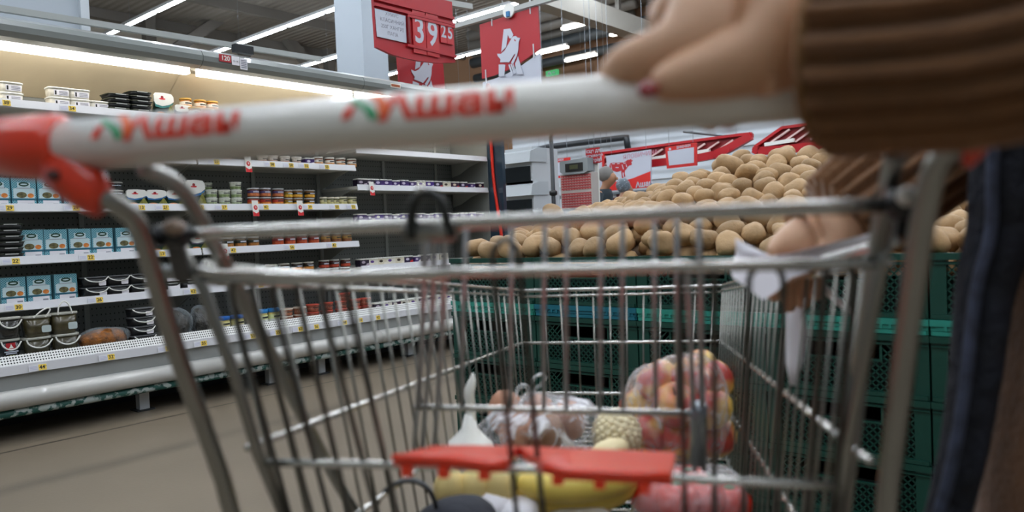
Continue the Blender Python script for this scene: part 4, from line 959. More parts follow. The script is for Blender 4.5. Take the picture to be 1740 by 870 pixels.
def price_board(pts, X, label, head, extra=None):
    c = onx(sum(a for a, _ in pts)/4, sum(a for _, a in pts)/4, X); t = thing('price_board', label, 'price board', c, 'red framed price boards')
    P = cpoly(pts, X); MB().plate(P, (X,0,0), *EX, .02, mat('frame_red', '#cf2a26', .45)).build('frame', t)
    (ax, az), (bx, bz), (dx, dz), (ex, ez) = P; w_ = bx-ax; h_ = az-ez; i = .035
    MB().plate([(ax+i, az-h_*.20), (bx-i, bz-h_*.20), (dx-i, dz+i), (ex+i, ez+i)], (X-.004,0,0), *EX, .006, SIGNWHITE).build('panel', t)
    mb = MB(); o = Vector((X-.004, -(ax+bx)/2, (az+bz)/2-h_*.10)); mb.text(head, o+Vector((0,-.04,0)), (0,-.997,.06), (0,0,1), h_*.16, SIGNWHITE, bold=.03)
    mb.plate(oval(h_*.06, h_*.06), o+Vector((0, w_*.34, -.01)), *EX, .002, SIGNWHITE)
    if extra: mb.text(extra, o+Vector((0,0,-h_*.5)), *EX, h_*.2, mat('pink_print', '#c9859a', .6))
    mb.build('lettering', t)
    mb = MB(); mb.bar((X+.01, -ax-.05, az), (X+.01, -ax-.05, ZC-.03), .004, .004, STEEL); mb.build('hanger', t); MB().bar((X+.01, -bx+.05, bz), (X+.01, -bx+.05, ZC-.03), .004, .004, STEEL).build('hanger', t)
price_board([(1130,250),(1183.5,242),(1184,281),(1133,286.5)], 8.4, 'empty white board in red frame above the potatoes', 'ЗНИЖКИ')
price_board([(922,273),(968,267),(969,301),(923,305)], 8.6, 'white price board in red frame behind the black pole', 'ЗНИЖКИ', '13')
price_board([(1004,266),(1026,262),(1027,325),(1004,330)], 9.05, 'narrow red framed board between scale and cow advert', 'М')
# dark oven cabinets
def oven(pts, label):
    (x0, y0), (x1, y1) = pts; X = 7.3; a, c = sq(x0, y0, X), sq(x1, y1, X)
    t = thing('rotisserie_oven', label, 'oven', (X+.25, -(a[0]+c[0])/2, c[1]), 'ovens at the meat counter')
    MB().box((X+.02, -c[0], c[1]), (X+.55, -a[0], a[1]), mat('oven_white', '#c3c9cc', .4)).build('body', t)
    h = a[1]-c[1]
    MB().box((X, -c[0]+.03, c[1]+h*.06), (X+.02, -a[0], a[1]-h*.52), mat('oven_glass', '#0f1416', .1)).build('glass_door', t)
    MB().loft([[(x, y, z) for x, z in ((X-.06, a[1]-h*.42), (X-.03, a[1]-h*.12), (X+.1, a[1]-.012), (X+.3, a[1]-.006), (X+.3, a[1]-h*.40))] for y in (-c[0]-.02, -a[0]+.02)], mat('oven_hood', '#b4bcc0', .3), smooth=False).build('hood', t); return t
oven(((856,255),(904,311)), 'white oven with dark glass door, upper one beside the red edge')
oven(((858,311),(907,366)), 'white oven with dark glass door, lower one beside the red edge')
a, c = sq(858, 366, 7.3), sq(940, 366, 7.3); t = thing('oven_stand', 'grey steel stand under the two stacked ovens', 'stand', (7.55, -a[0], 0)); MB().box((7.3, -c[0], 0), (7.9, -a[0]+.02, a[1]-.02), STEEL).build('body', t)
a, c = sq(908, 334, 7.8), sq(942, 366, 7.8); t = thing('glass_counter', 'low glass-fronted counter left of the weighing scale', 'counter', (8.0, -(a[0]+c[0])/2, 0)); MB().box((7.92, -c[0], 0), (8.5, -a[0], 1.02), LGREY).build('base', t); MB().box((7.92, -c[0], 1.02), (7.94, -a[0], 1.36), glass_mat('counter_glass', '#9aa7ad', .35)).build('glass', t)
MB().box((7.92, -c[0], 1.36), (8.5, -a[0], 1.385), STEEL).build('top', t)
# dotted counter front
DOT = checker_mat('dotted_tile', '#dedfe2', '#5d2228', 14, .5)
a, c = sq(1000, 322, 8.95), sq(1215, 322, 8.95); t = thing('meat_counter', 'meat counter with red and white dotted front below the cow board', 'counter', (9.3, -(a[0]+c[0])/2, 0))
MB().box((8.95, -c[0], 0), (9.0, -a[0], 1.40), DOT).build('front_panel', t); MB().box((9.0, -c[0], 0), (9.6, -a[0], 1.36), LGREY).build('body', t); MB().box((8.9, -c[0]-.02, 1.40), (9.65, -a[0]+.02, 1.43), STEEL).build('worktop', t)
# red slatted canopy fascias, leaning over the counter
CAN = mat('canopy_red', '#b3161e', .4); CAND = mat('canopy_dark', '#7d0f16', .5); SLAT = mat('slat_pale', '#d9b9b4', .5)
def canopy(poly, low, slats, bar, X, label):
    c = onx(sum(a for a, _ in poly)/len(poly), sum(a for _, a in poly)/len(poly), X); t = thing('slatted_canopy', label, 'canopy', c, 'red slatted canopies')
    MB().plate(cpoly(poly, X), (X,0,0), *EX, .04, CAND).build('back_panel', t)
    n = len(poly)
    mb = MB()
    for i in range(n): mb.bar(onx(*poly[i], X-.02), onx(*poly[(i+1) % n], X-.02), .06, .035, CAN)
    mb.build('edge_frame', t)
    mb = MB()
    for p, q in zip(low, low[1:]): mb.bar(onx(*p, X-.05), onx(*q, X-.05), .08, .10, CAN)
    mb.build('front_band', t)
    for p, q in slats: MB().bar(onx(*p, X-.03), onx(*q, X-.03), .03, .022, SLAT).build('slat', t)
    MB().bar(onx(*bar[0], X-.06), onx(*bar[1], X-.06), .05, .045, WHITE).build('light_bar', t)
    for p in poly[:2]: q = onx(*p, X); MB().bar((X+.02, q.y, q.z), (X+.02, q.y, ZC-.03), .004, .004, STEEL).build('hanger', t)
canopy([(1000,264),(1250,230),(1277,227),(1277,234),(1238,258),(1215,268),(1190,272),(1106,282),(1000,296)], [(1000,292),(1106,278),(1190,268),(1215,263),(1240,252),(1276,231)],
       [((1000+24*k-6, 290-3.1*k), (1000+24*k+30, 266-3.1*k)) for k in range(10)], ((1106,270),(1206,256)), 9.25, 'long red slatted canopy running over the meat counter')
canopy([(1330,217),(1430,203),(1430,246),(1345,257),(1290,261),(1281,256),(1283,250)], [(1430,243),(1345,253),(1290,257),(1282,253)], [((1300+26*k, 249-4*k), (1342+26*k, 220-4*k)) for k in range(4)], ((1300,246),(1350,238)), 9.25, 'red slatted canopy with rounded corner at the brown cuff')
for t_ in [o for o in COL.objects if o.name.startswith('advert_board')]:
    for c_ in list(t_.children):
        if c_.name.startswith('board'):
            ys = [v.co.y for v in c_.data.vertices]; top = max(v.co.z for v in c_.data.vertices)
            for yy in (min(ys)+.08, max(ys)-.08): MB().bar(t_.location+Vector((.012,yy,top-.1)), (t_.location.x+.012, t_.location.y+yy, ZC-.03), .004, .004, STEEL).build('hanger', t_)
# duct pipe on the white wall
p = [onx(a, c, 11.8) for a, c in ((885, 262), (930, 250), (1000, 241), (1058, 234), (1064, 232), (1067, 252))]
tag(MB().tube(p, .06, mat('duct_black', '#262b30', .4), 8).build('wall_pipe'), 'black pipe bending down on the white wall above the scale', 'pipe')
p, q = onx(1162, 223, 9.5), onx(1245, 232, 9.5); tag(MB().tube([p, q], .025, STEEL, 6).build('ceiling_bar'), 'thin grey bar hanging above the red canopy', 'bar')
# ================================================================== SHOPPING CART
YAWC = math.radians(28.2)
FV = Vector((math.cos(YAWC), math.sin(YAWC), 0)); RV = Vector((math.sin(YAWC), -math.cos(YAWC), 0))
CO = Vector((0,0,0)) + RV*(-.1144) + FV*.4367
def K(u, v, z): return CO + RV*u + FV*v + Vector((0,0,z))
def cart_at(px, py, v): d = ray(px, py); t = (v + (CO-CC).dot(FV))/d.dot(FV); return CC + d*t
def P(px, py, v): return cart_at(px, py, v)
def uvz(p): q = Vector(p)-CO; return q.dot(RV), q.dot(FV), q.z
cart = thing('shopping_cart', 'wire shopping cart with white handle and red plastic caps', 'shopping cart', CO)
HZ = 1.020; HR = .0172
HW = mat('handle_white', '#deddd6', .3, coat=.5)
# handle tube, end caps
MB().tube([K(-.32, 0, HZ), K(.32, 0, HZ)], HR, HW, 24).build('handle', cart)
handle = [o for o in cart.children if o.name.startswith('handle')][0]
def wrap(mb, vs, fs, u0, ang0, mt, off=.0005):
    """Flat outline (metres) cut into strips and wrapped round the handle tube."""
    bm = bmesh.new(); bv = [bm.verts.new((x, y, 0)) for x, y in vs]
    for f in fs:
        try: bm.faces.new([bv[k] for k in f])
        except ValueError: pass
    for k in range(-12, 18): bmesh.ops.bisect_plane(bm, geom=bm.verts[:]+bm.edges[:]+bm.faces[:], plane_co=(0, k*.0017+.0003, 0), plane_no=(0, 1, 0))
    bm.verts.index_update(); r = HR+off
    mb.add([K(u0+v.co.x, -r*math.cos(ang0+v.co.y/HR), HZ+r*math.sin(ang0+v.co.y/HR)) for v in bm.verts], [[v.index for v in f.verts] for f in bm.faces], mt); bm.free()
def ring_text(mb, txt, u0, ang0, size, mt, bold=.02):
    vs, fs = text_mesh(txt, 'LEFT', bold); wrap(mb, [(x*size*1.32, y*size) for x, y in vs], fs, u0, ang0, mt); return mb
LR_ = mat('logo_red', '#d8402c', .4); LG_ = mat('logo_green', '#3f9a6a', .4); LO_ = mat('logo_orange', '#e2642c', .4)
def wrapped_poly(mb, pts, u0, ang0, mt): wrap(mb, pts, [tuple(range(len(pts)))], u0, ang0, mt, .0006)
def handle_logo(u0):
    mb = MB(); a0 = .22
    wrapped_poly(mb, [(0,-.004),(.006,-.003),(.009,.004),(.006,.006),(.002,.002)], u0, a0, LR_)
    wrapped_poly(mb, [(.004,.012),(.010,.009),(.020,.003),(.024,-.004),(.018,-.005),(.015,.001),(.006,.007)], u0, a0, LG_)
    wrapped_poly(mb, [(.014,.014),(.022,.014),(.030,.004),(.030,-.003),(.024,-.002),(.022,.006)], u0, a0, LO_)
    ring_text(mb, 'Ашан', u0+.024, a0+.10, .0235, LR_, .04); return mb
a0u = uvz(cart_at(168, 225, -.010))[0]; b0u = uvz(cart_at(588, 195, -.010))[0]
handle_logo(a0u).build('bird_logo', handle); handle_logo(b0u).build('bird_logo', handle)
CAPR = mat('cap_red', '#cf3412', .3, coat=.5)
for sg in (-1, 1):
    ue = (.286 if sg < 0 else .275)*sg
    mb = MB(); mb.tube([K(ue-.006*sg,0,HZ), K(ue,0,HZ), K(ue+.02*sg,0,HZ), K(ue+.045*sg,0,HZ+.002), K(ue+.055*sg,0,HZ)], [HR+.001, HR+.0045, HR+.005, HR+.0035, .012], CAPR, 22)
    cap = mb.build('end_cap', cart)
    mb = MB()   # bracket reaching forward and down to the frame tube
    rings = []; bu, bv, bz = uvz(P(178,338,0) if sg < 0 else P(1624,249,0))
    for q, wu, wz in ((0, .026, .0185), (.35, .024, .018), (.75, .018, .0155), (1, .0125, .0125)):
        u, z = ue*(1-q)+bu*q, (HZ-.012)*(1-q)+bz*q
        rings.append([K(u+.35*wu*math.cos(a)*(0), -.002+wu*.62*math.cos(a), z+wz*math.sin(a))+RV*(-sg)*wz*.35*math.sin(a) for a in [2*math.pi*j_/14 for j_ in range(14)]])
    mb.loft(rings, CAPR); br_ = mb.build('bracket', cap)
    MB().ball(K(ue*.72+bu*.28, -.0165, HZ-.021), .006, .004, .004, mat('cap_hole', '#3c0f08', .6), 8).build('plug', cap)
# frame tubes: from the caps back to the wheels

def frame(sg):
    if sg < 0:
        main = [P(165,332,0), P(205,350,.010), P(236,380,.025), P(262,470,.055), P(300,600,.085), P(345,720,.11), P(398,872,.135)]
        strut = [P(243,286,.02), P(298,308,.05), P(330,352,.075), P(398,480,.13), P(445,572,.19), P(505,690,.26), P(580,835,.34)]
    else:
        main = [P(1632,246,0), P(1600,266,.010), P(1576,325,.025), P(1553,480,.055), P(1535,620,.085), P(1518,760,.11), P(1505,872,.135)]
        strut = [P(1522,262,.04), P(1512,310,.06), P(1498,380,.085), P(1484,480,.13), P(1462,620,.19), P(1440,760,.25), P(1425,872,.30)]
    e = uvz(main[-1]); main += [K(e[0]*.98, e[1]+.06, .42), K(e[0]*.96, e[1]+.10, .17)]
    MB().tube(main, .0072, CHROMED, 12, soft=2).build('frame_tube', cart)
    e2 = uvz(strut[-1]); strut += [K(e2[0]*.98, .52, .45), K(e2[0]*.95, .62, .22), K(e2[0]*.95, 1.0, .18)]
    MB().tube(strut, .0064, CHROMED, 12, soft=2).build('frame_strut', cart)
    low = [K(e[0]*.96, e[1]+.02, .17), K(e[0]*.95, .6, .165), K(sg*.19, 1.10, .16)]
    MB().tube(low, .011, CHROMED, 10).build('base_rail', cart)
    for (v, u) in ((e[1]+.06, e[0]*.96), (1.08, sg*.19)):
        f = MB(); f.box(K(u,v,.10)-Vector((.02,.02,0)), K(u,v,.16)+Vector((.02,.02,0)), STEEL); fo = f.build('caster_fork', cart)
        MB().tube([K(u-.013, v, .0605), K(u+.013, v, .0605)], .06, mat('wheel_rubber', '#33363a', .6), 20).build('wheel', fo)
frame(-1); frame(1)
# basket: corners (half width, v, z)
def side(sg, s, t):
    """Point on a basket side wall; s rear to front, t top to bottom."""
    ut = .262+(.214-.262)*s; ub = .225+(.188-.225)*s
    vt = .115+(1.172-.115)*s; vb = .19+(1.10-.19)*s
    zt = .932+(.818-.932)*s; zb = .530+(.545-.530)*s
    return K(sg*(ut+(ub-ut)*t), vt+(vb-vt)*t, zt+(zb-zt)*t)
BW = mat('basket_wire', '#8e8e88', .32, 1.0)
def wall(sg, name, n):
    mb = MB()
    mb.tube([side(sg, s, 0) for s in (0, .5, 1)], .0042, CHROME, 8); mb.tube([side(sg, s, .035) for s in (0, .5, 1)], .0028, CHROME, 6)
    def tt(s, z0, z1):   # height along the wall -> t
        z = z0+(z1-z0)*s; a, c = .932+(.818-.932)*s, .530+.015*s; return (a-z)/(a-c)
    for z0, z1, r in ((.772, .708, .0036), (.655, .606, .0030)):
        mb.tube([side(sg, s, tt(s, z0, z1))-RV*sg*(-.003) for s in (0, .25, .5, .75, 1)], r, CHROME, 7)
    for k in range(n):
        s = (k+.6)/n
        mb.tube([side(sg, s, 0), side(sg, s, .5), side(sg, s, 1)], .0017, BW, 6)
    return mb.build(name, cart)
wall(-1, 'side_panel', 27); wall(1, 'side_panel', 27)
mb = MB()
def front(a, t): return side(-1, 1, t).lerp(side(1, 1, t), a)
mb.tube([front(a, 0) for a in (0, .5, 1)], .0042, CHROME, 8); mb.tube([front(a, .045) for a in (0, .5, 1)], .0030, CHROME, 6)
for z in (.708, .606): mb.tube([front(a, (.818-z)/(.818-.545))-FV*.004 for a in (0, .5, 1)], .0034, CHROME, 7)
for k in range(12): mb.tube([front((k+.5)/12, 0), front((k+.5)/12, .5), front((k+.5)/12, 1)], .0018, BW, 6)
mb.build('front_panel', cart)
mb = MB()
for k in range(9): a = (k+.5)/9; mb.tube([side(-1,0,1).lerp(side(1,0,1),a), side(-1,1,1).lerp(side(1,1,1),a)], .0021, CHROME, 6)
for k in range(30): s = (k+.5)/30; mb.tube([side(-1,s,1)-Vector((0,0,.004)), side(1,s,1)-Vector((0,0,.004))], .0021, CHROME, 6)
for sg in (-1, 1): mb.tube([side(sg,0,1), side(sg,1,1)], .0036, CHROME, 7)
mb.build('basket_floor', cart)
# rear gate
def G(px, py, z_=None):   # tilting gate plane: further forward the lower it hangs
    v = .10
    for _ in range(5): p = cart_at(px, py, v); v = .10+.20*max(-.02, .925-p.z)
    return cart_at(px, py, v)
mb = MB(); mb.tube([G(268,458), G(380,464), G(520,470), G(760,463), G(1000,457), G(1180,453), G(1510,447)], .0042, CHROME, 9); mb.tube([G(275,468), G(470,480), G(600,476), G(760,470)], .0030, CHROME, 7); mb.build('gate_bar', cart)
mb = MB()
def U(xl, xr, xt, yt, bl, br, y1=875, r=.0023):
    mb.tube([G(*bl), G((bl[0]+xl)/2, (bl[1]+yt+40)/2), G(xl, yt+38), G(xl+3, yt+14), G(xt-6, yt), G(xt+6, yt), G(xr-3, yt+14), G(xr, yt+38), G((br[0]+xr)/2, (br[1]+yt+40)/2), G(*br)], r, mat('gate_wire', '#565653', .3, 1.0), 7, soft=1)
U(836, 882, 860, 408, (878, 875), (923, 875)); U(1156, 1214, 1185, 445, (1164, 875), (1214, 875)); U(1272, 1332, 1302, 449, (1263, 875), (1318, 875))
U(462, 506, 484, 466, (560, 875), (594, 875)); U(545, 590, 567, 466, (640, 875), (676, 875)); U(392, 430, 411, 466, (492, 875), (530, 875), r=.0024)
U(1400, 1452, 1426, 447, (1372, 875), (1414, 875), r=.0026)
mb.build('gate_wire', cart)
mb = MB(); GW = mat('gate_wire', '#565653', .3, 1.0)
mb.tube([G(300,396), G(316,440), G(345,490), G(400,640), G(438,770), G(482,875)], .0050, CHROMED, 9); mb.tube([G(1522,350), G(1497,450), G(1470,600), G(1440,760), G(1428,875)], .0044, CHROMED, 9)
mb.tube([G(452,786), G(560,788), G(680,790), G(1000,800), G(1200,815), G(1430,826)], .0036, CHROME, 9); mb.build('gate_frame', cart)
# child seat
def B(px, py):
    v = .22
    for _ in range(6): p = cart_at(px, py, v); v = .20+.62*max(0, .96-p.z)
    return cart_at(px, py, v)
mb = MB(); mb.tube([P(252,402,.055), P(400,394,.055), P(870,375,.055), P(1300,357,.055), P(1545,346,.055)], .0050, CHROME, 10); mb.build('seat_top_bar', cart)
mb = MB(); mb.tube([B(704,692), B(870,695), B(1199,703)], .0034, CHROME, 8)
SW = mat('seat_wire', '#a9aeb1', .3, .55)
for xt, xb in ((727,712),(793,784),(870,868),(926,924),(963,962),(1022,1020),(1058,1058),(1112,1114),(1150,1152),(1188,1192)):
    mb.tube([B(xt, 376), B((xt+xb)/2-1, 520), B(xb, 693)], .0024, SW, 7)
mb.build('seat_front_panel', cart)
mb = MB()
for xt, xm, xb in ((722,717,708),(738,733,722),(756,751,742)): mb.tube([P(xt,392,.075), B(xm,580), B(xb,700), P(xb-6,790,.36)], .0027, SW, 7)
for xt, xm, xb in ((1168,1174,1178),(1190,1192,1194)): mb.tube([P(xt,450,.12), B(xm,600), B(xb,700), P(xb+2,800,.33)], .0028, SW, 7)
mb.tube([B(1188,690), B(1187,720), P(1186,790,.33)], .0085, STEEL, 10); mb.build('seat_side_wire', cart)
SEATR = mat('seat_red', '#ee3d1c', .35, coat=.3)
vN, vF = .105, .195
def flap(pts_far, pts_near, name):
    zt = .0
    top = [cart_at(x, y, vF) for x, y in pts_far] + [cart_at(x, y, vN) for x, y in reversed(pts_near)]
    bot = [p-Vector((0,0,.008)) for p in top]; n = len(top)
    mb = MB().add(top+bot, [tuple(range(n)), tuple(range(2*n-1, n-1, -1))]+[(i, i+n, (i+1) % n+n, (i+1) % n) for i in range(n)], SEATR)
    a, c = cart_at(pts_near[0][0], pts_near[0][1], vN), cart_at(pts_near[-1][0], pts_near[-1][1], vN)
    for k in (.12, .45, .8):
        q = a.lerp(c, k)-Vector((0,0,.011)); mb.obox(q, RV*.004, FV*.003, Vector((0,0,.004)), SEATR)
    # raised lip along the near edge
    mb.tube([cart_at(x, y+4, vN-.001) for x, y in pts_near], .0034, SEATR, 8)
    return mb.build(name, cart)
flap([(738,757),(800,756),(880,758)], [(668,774),(760,776),(835,786),(862,782)], 'seat_flap')
flap([(880,758),(990,762),(1148,768)], [(922,786),(960,798),(1050,802),(1140,806)], 'seat_flap')
# clips and strap holder
mb = MB(); c = P(294,400,.05); mb.tube([c-RV*.011, c+RV*.011], .0085, BLACK, 12); mb.bar(c, P(312,470,.10), .012, .010, BLACK); mb.ball(P(296,386,.04), .008, .008, .006, mat('knob_brown', '#8c7a6a', .4), 10); mb.build('hinge_clip', cart)
mb = MB(); c = P(1540,345,.05); mb.tube([c-RV*.010, c+RV*.010], .0095, BLACK, 12); mb.bar(c, P(1532,395,.06), .010, .009, BLACK); mb.build('hinge_clip', cart)
MB().ball(P(1541,333,.04), .0062, .0062, .0062, WHITE, 12).build('knob', cart)
mb = MB(); mb.tube([P(703,405,.048), P(698,370,.046), P(706,338,.045), P(728,326,.045), P(750,340,.045), P(760,375,.046), P(768,402,.048)], .0032, mat('strap_black', '#1b211f', .5), 9, soft=1, flat=1.6); mb.build('strap_loop', cart)
MB().ball(P(714,322,.043), .0034, .0034, .003, CHROME, 10).build('loop_glint', cart)  # bright ball standing in for the highlight on top of the black loop
mb = MB(); mb.tube([P(690,394,.052), P(775,391,.052)], .0075, CHROMED, 12); mb.build('bar_sleeve', cart)

# ================================================================== THINGS IN THE CART
FILM = film_mat('clear_bag', '#e4e6ea', .24); FILMW = film_mat('milky_bag', '#ebecee', .85)
def zf(v): s = (v-.19)/.91; return .530+.015*s+.003      # basket floor height
APPLE = mat('apple_skin', '#b8432f', .3, coat=.2); N, L, b = nodes_of(APPLE)
tc = N.new('ShaderNodeTexCoord'); nz = N.new('ShaderNodeTexNoise'); nz.inputs['Scale'].default_value = 13; L.new(tc.outputs['Object'], nz.inputs[0])
rp = N.new('ShaderNodeValToRGB'); rp.color_ramp.elements[0].position = .42; rp.color_ramp.elements[1].position = .58; rp.color_ramp.elements[0].color = lin('#b93a30'); rp.color_ramp.elements[1].color = lin('#dcb75a'); L.new(nz.outputs['Fac'], rp.inputs[0]); L.new(rp.outputs[0], b.inputs['Base Color'])
def apple_mesh(r):
    mb = MB(); mb.lathe([(.001,-.78*r),(.3*r,-.86*r),(.62*r,-.72*r),(.9*r,-.30*r),(1.0*r,.12*r),(.92*r,.52*r),(.66*r,.80*r),(.35*r,.86*r),(.12*r,.74*r),(.001,.66*r)], APPLE, 20); return mb
am = apple_mesh(.038).build('apple'); amd = am.data; bpy.data.objects.remove(am)
STEMM = mat('stem_brown', '#4a3521', .8)
ap = [(1103,742,1.26,'bottom left'),(1160,748,1.24,'bottom middle'),(1214,742,1.26,'bottom right'),(1090,690,1.30,'middle left, yellow side out'),(1148,690,1.22,'centre front'),(1205,695,1.23,'middle right'),(1120,650,1.27,'upper left'),(1172,648,1.25,'upper middle'),(1212,650,1.28,'upper right'),(1190,632,1.30,'topmost')]
for i, (x, y, d, lab) in enumerate(ap):
    t = thing('apple', 'red and yellow apple in the knotted clear bag, %s' % lab, 'apple', cp(x, y, d), 'apples in the clear bag')
    o = bpy.data.objects.new('fruit', amd); COL.objects.link(o); o.parent = t; t.rotation_euler = (rnd.uniform(-.8,.8), rnd.uniform(-.8,.8), rnd.uniform(0,6))
    mb = MB(); mb.tube([(0,0,.026),(.002,.001,.042)], .0014, STEMM, 6); mb.build('stem', t, world=False)
def bag(label, c, rx, ry, rz, mt, seed, knot=None, cat='bag', name='plastic_bag', rough=.16, n=36):
    t = thing(name, label, cat, c); mb = MB(); mb.ball(c, rx, ry, rz, mt, n, rough, seed)
    zmin = c.z-rz*.93
    for i, v in enumerate(mb.v):
        k = noise.noise(Vector((v.x, v.y, v.z))*28+Vector((seed,0,0))); mb.v[i] = c+(v-c)*(1+.05*k)
    mb.build('film', t)
    if knot: knot(t)
    return t
c = cp(1155, 697, 1.25)
bag('clear knotted plastic bag of red and yellow apples by the right basket wall', c, .104, .092, .098, film_mat('apple_bag', '#e9eaee', .45), 3)
# potatoes in a milky bag
c = cp(925, 712, 1.22)
def knot1(t):
    mb = MB(); a = cp(905, 668, 1.2)
    mb.tube([cp(880,690,1.2), cp(897,668,1.2), cp(908,640,1.2), cp(922,634,1.2), cp(930,642,1.2), cp(917,655,1.2), cp(903,668,1.2), cp(885,685,1.19)], .0065, FILMW, 8, soft=2, flat=.4)
    mb.tube([cp(904,668,1.2), cp(890,652,1.2), cp(878,662,1.2), cp(876,682,1.19)], [.004,.010,.008,.004], FILMW, 8, soft=1, flat=.4); mb.build('knotted_handle', t)
t = thing('plastic_bag', 'milky tied plastic bag of pinkish potatoes in the cart middle', 'bag', c)
mb = MB(); rings = []
for (x, y, rx, ry) in ((920,776,.065,.06),(918,768,.098,.085),(918,742,.106,.09),(920,712,.104,.086),(922,690,.084,.068),(918,680,.044,.036),(909,668,.012,.012)):
    cc = cp(x, y, 1.22); rings.append([cc+Vector((rx*math.cos(a), ry*math.sin(a), 0))*(1+.07*math.sin(11*a+y*.02)+.05*noise.noise(Vector((3*math.cos(a), 3*math.sin(a), y*.03)))) for a in [2*math.pi*k/56 for k in range(56)]])
mb.loft(rings, film_mat('hazy_bag', '#dcdde2', 1.0)); mb.build('film', t); knot1(t)
PINKP = mat('pink_potato', '#b98468', .55, var=.15, scale=12, bump=.2)
for i, (x, y, d, lab) in enumerate(((860,704,1.23,'left, standing tall'),(880,735,1.2,'front left'),(930,738,1.18,'front middle, darkest'),(965,712,1.24,'right'),(915,705,1.26,'at the back'))):
    m_ = PINKP if i != 2 else mat('dark_potato', '#8a5a30', .5, var=.15, scale=12)
    p = cp(x, y, d); o = MB().ball(p, .03, .028, .036 if i else .042, m_, 16, .14, i+20).build('potato'); tag(o, 'pinkish potato inside the milky tied bag, %s' % lab, 'potato', 'potatoes in the milky bag')
# white bag with a standing handle
t = thing('plastic_bag', 'white plastic bag with one handle standing upright, left in the cart', 'bag', cp(798, 790, 1.12))
W_ = film_mat('white_bag', '#eef0f2', 1.6)
mb = MB(); mb.loft([[cp(798+a*math.cos(q), y, 1.12)+Vector((CF.x, CF.y, 0))*(dd*math.sin(q)) for q in [2*math.pi*j/16 for j in range(16)]] for a, y, dd in ((52,800,.05),(50,775,.05),(40,755,.045),(26,742,.035),(14,728,.02),(9,705,.012))], WHITE); mb.build('body', t)
MB().tube([cp(800,712,1.12), cp(800,690,1.12), cp(796,668,1.12), cp(802,650,1.12), cp(804,634,1.12)], [.0105,.0095,.0115,.0095,.0025], WHITE, 10, soft=1, flat=.5).build('handle', t)
# cauliflower
c = cp(1048, 738, 1.2); t = thing('cauliflower', 'cream cauliflower between the milky bag and the apples', 'cauliflower', c); mb = MB(); CFM = mat('curd', '#ece0bd', .8, bump=.5, bscale=90)
for k in range(130):
    a = 2.399*k; h = 1-1.6*k/130; r = math.sqrt(max(0, 1-h*h)); mb.ball(c+Vector((r*math.cos(a)*.034, r*math.sin(a)*.034, h*.036)), .0075, .0075, .0075, CFM, 7, .2, k)
mb.build('curd', t); MB().ball(c-Vector((0,0,.034)), .035, .035, .025, mat('leaf_pale', '#c3c98b', .6), 12, .15, 3).build('leaves', t)
# bananas
BAN = mat('banana_skin', '#e4c75e', .45, var=.08, scale=10); BTIP = mat('banana_tip', '#4a3c22', .8)
t = thing('banana_bunch', 'bunch of yellow bananas below the red seat flap', 'banana bunch', cp(960, 850, 1.02))
for i, pts_ in enumerate(([(880,818,1.0),(900,824,.99),(950,832,.98),(1010,826,.98),(1065,815,1.0),(1084,808,1.01)], [(880,828,1.02),(905,846,1.01),(955,852,1.0),(1015,846,1.0),(1060,832,1.01),(1082,820,1.02)], [(878,818,1.04),(905,806,1.05),(950,800,1.05),(1000,800,1.05),(1040,804,1.04),(1070,808,1.04)])):
    ctr = [cp(*q) for q in pts_]; f_ = MB().tube(ctr, [.007,.017,.021,.021,.017,.006], BAN, 7, soft=2).build('banana', t)
    MB().ball(ctr[-1], .0065, .0065, .0065, BTIP, 8).build('tip', f_)
MB().tube([cp(884,822,1.0), cp(872,814,1.0), cp(866,806,1.0)], [.012,.010,.008], mat('banana_stem', '#a8994a', .6), 8).build('crown', t)
# cream rolls under the flap, tomatoes, papers and the black shoulder bag
ROLL = mat('pale_crust', '#dfc682', .55, var=.12, scale=14)
for i, (x, y, lab) in enumerate(((766,830,'leftmost'),(806,830,'middle'),(846,828,'rightmost'))):
    tag(MB().ball(cp(x, y, 1.0), .022, .024, .027, ROLL, 14, .08, i+2).build('bread_roll'), 'pale yellow roll under the left red flap, %s of three' % lab, 'bread roll', 'pale rolls in the cart')
tag(MB().ball(cp(1035,765,1.12), .042, .022, .016, mat('pale_crust2', '#e3d3a4', .6), 16, .06, 5).build('bread_roll'), 'long pale roll lying behind the right red flap', 'bread roll')
t = thing('tissue_pack', 'crumpled white paper packet at the bottom of the cart', 'packet', cp(830, 858, 1.0))
mb = MB(); mb.ball(cp(822, 858, 1.0), .045, .04, .022, PAPER, 20, .25, 4); mb.ball(cp(872, 866, .99), .03, .035, .02, PAPER, 16, .25, 7); mb.build('wrapper', t)
tag(MB().ball(cp(985, 872, 1.0), .045, .04, .016, mat('white_film', '#e6e3e0', .35), 18, .2, 9).build('paper_packet'), 'white packet lying under the bananas', 'packet')
TOM = mat('tomato_skin', '#cc2a14', .25, coat=.4)
for i, (x, y, d, lab) in enumerate(((1108,845,1.02,'leftmost'),(1150,852,1.0,'second from left'),(1196,850,1.02,'third from left'),(1240,858,1.03,'rightmost'),(1172,826,1.06,'uppermost'))):
    t = thing('tomato', 'red tomato in the clear bag at lower right, %s' % lab, 'tomato', cp(x, y, d), 'tomatoes in the clear bag')
    MB().lathe([(.001,-.026),(.018,-.024),(.03,-.006),(.030,.010),(.02,.024),(.006,.024),(.001,.021)], TOM, 16, cp(x, y, d)).build('fruit', t)
    MB().ball(cp(x, y, d)+Vector((0,0,.024)), .008, .008, .002, mat('calyx', '#4b6b34', .7), 8).build('calyx', t)
bag('clear plastic bag of red tomatoes at the lower right of the cart', cp(1178, 846, 1.03), .092, .07, .042, film_mat('tomato_bag', '#e9eaee', .12), 11)
t = thing('shoulder_bag', 'dark navy shoulder bag with a looped black strap in the cart', 'bag', cp(770, 880, .92)); NAV = mat('navy_cloth', '#1c1f2a', .8, bump=.4)
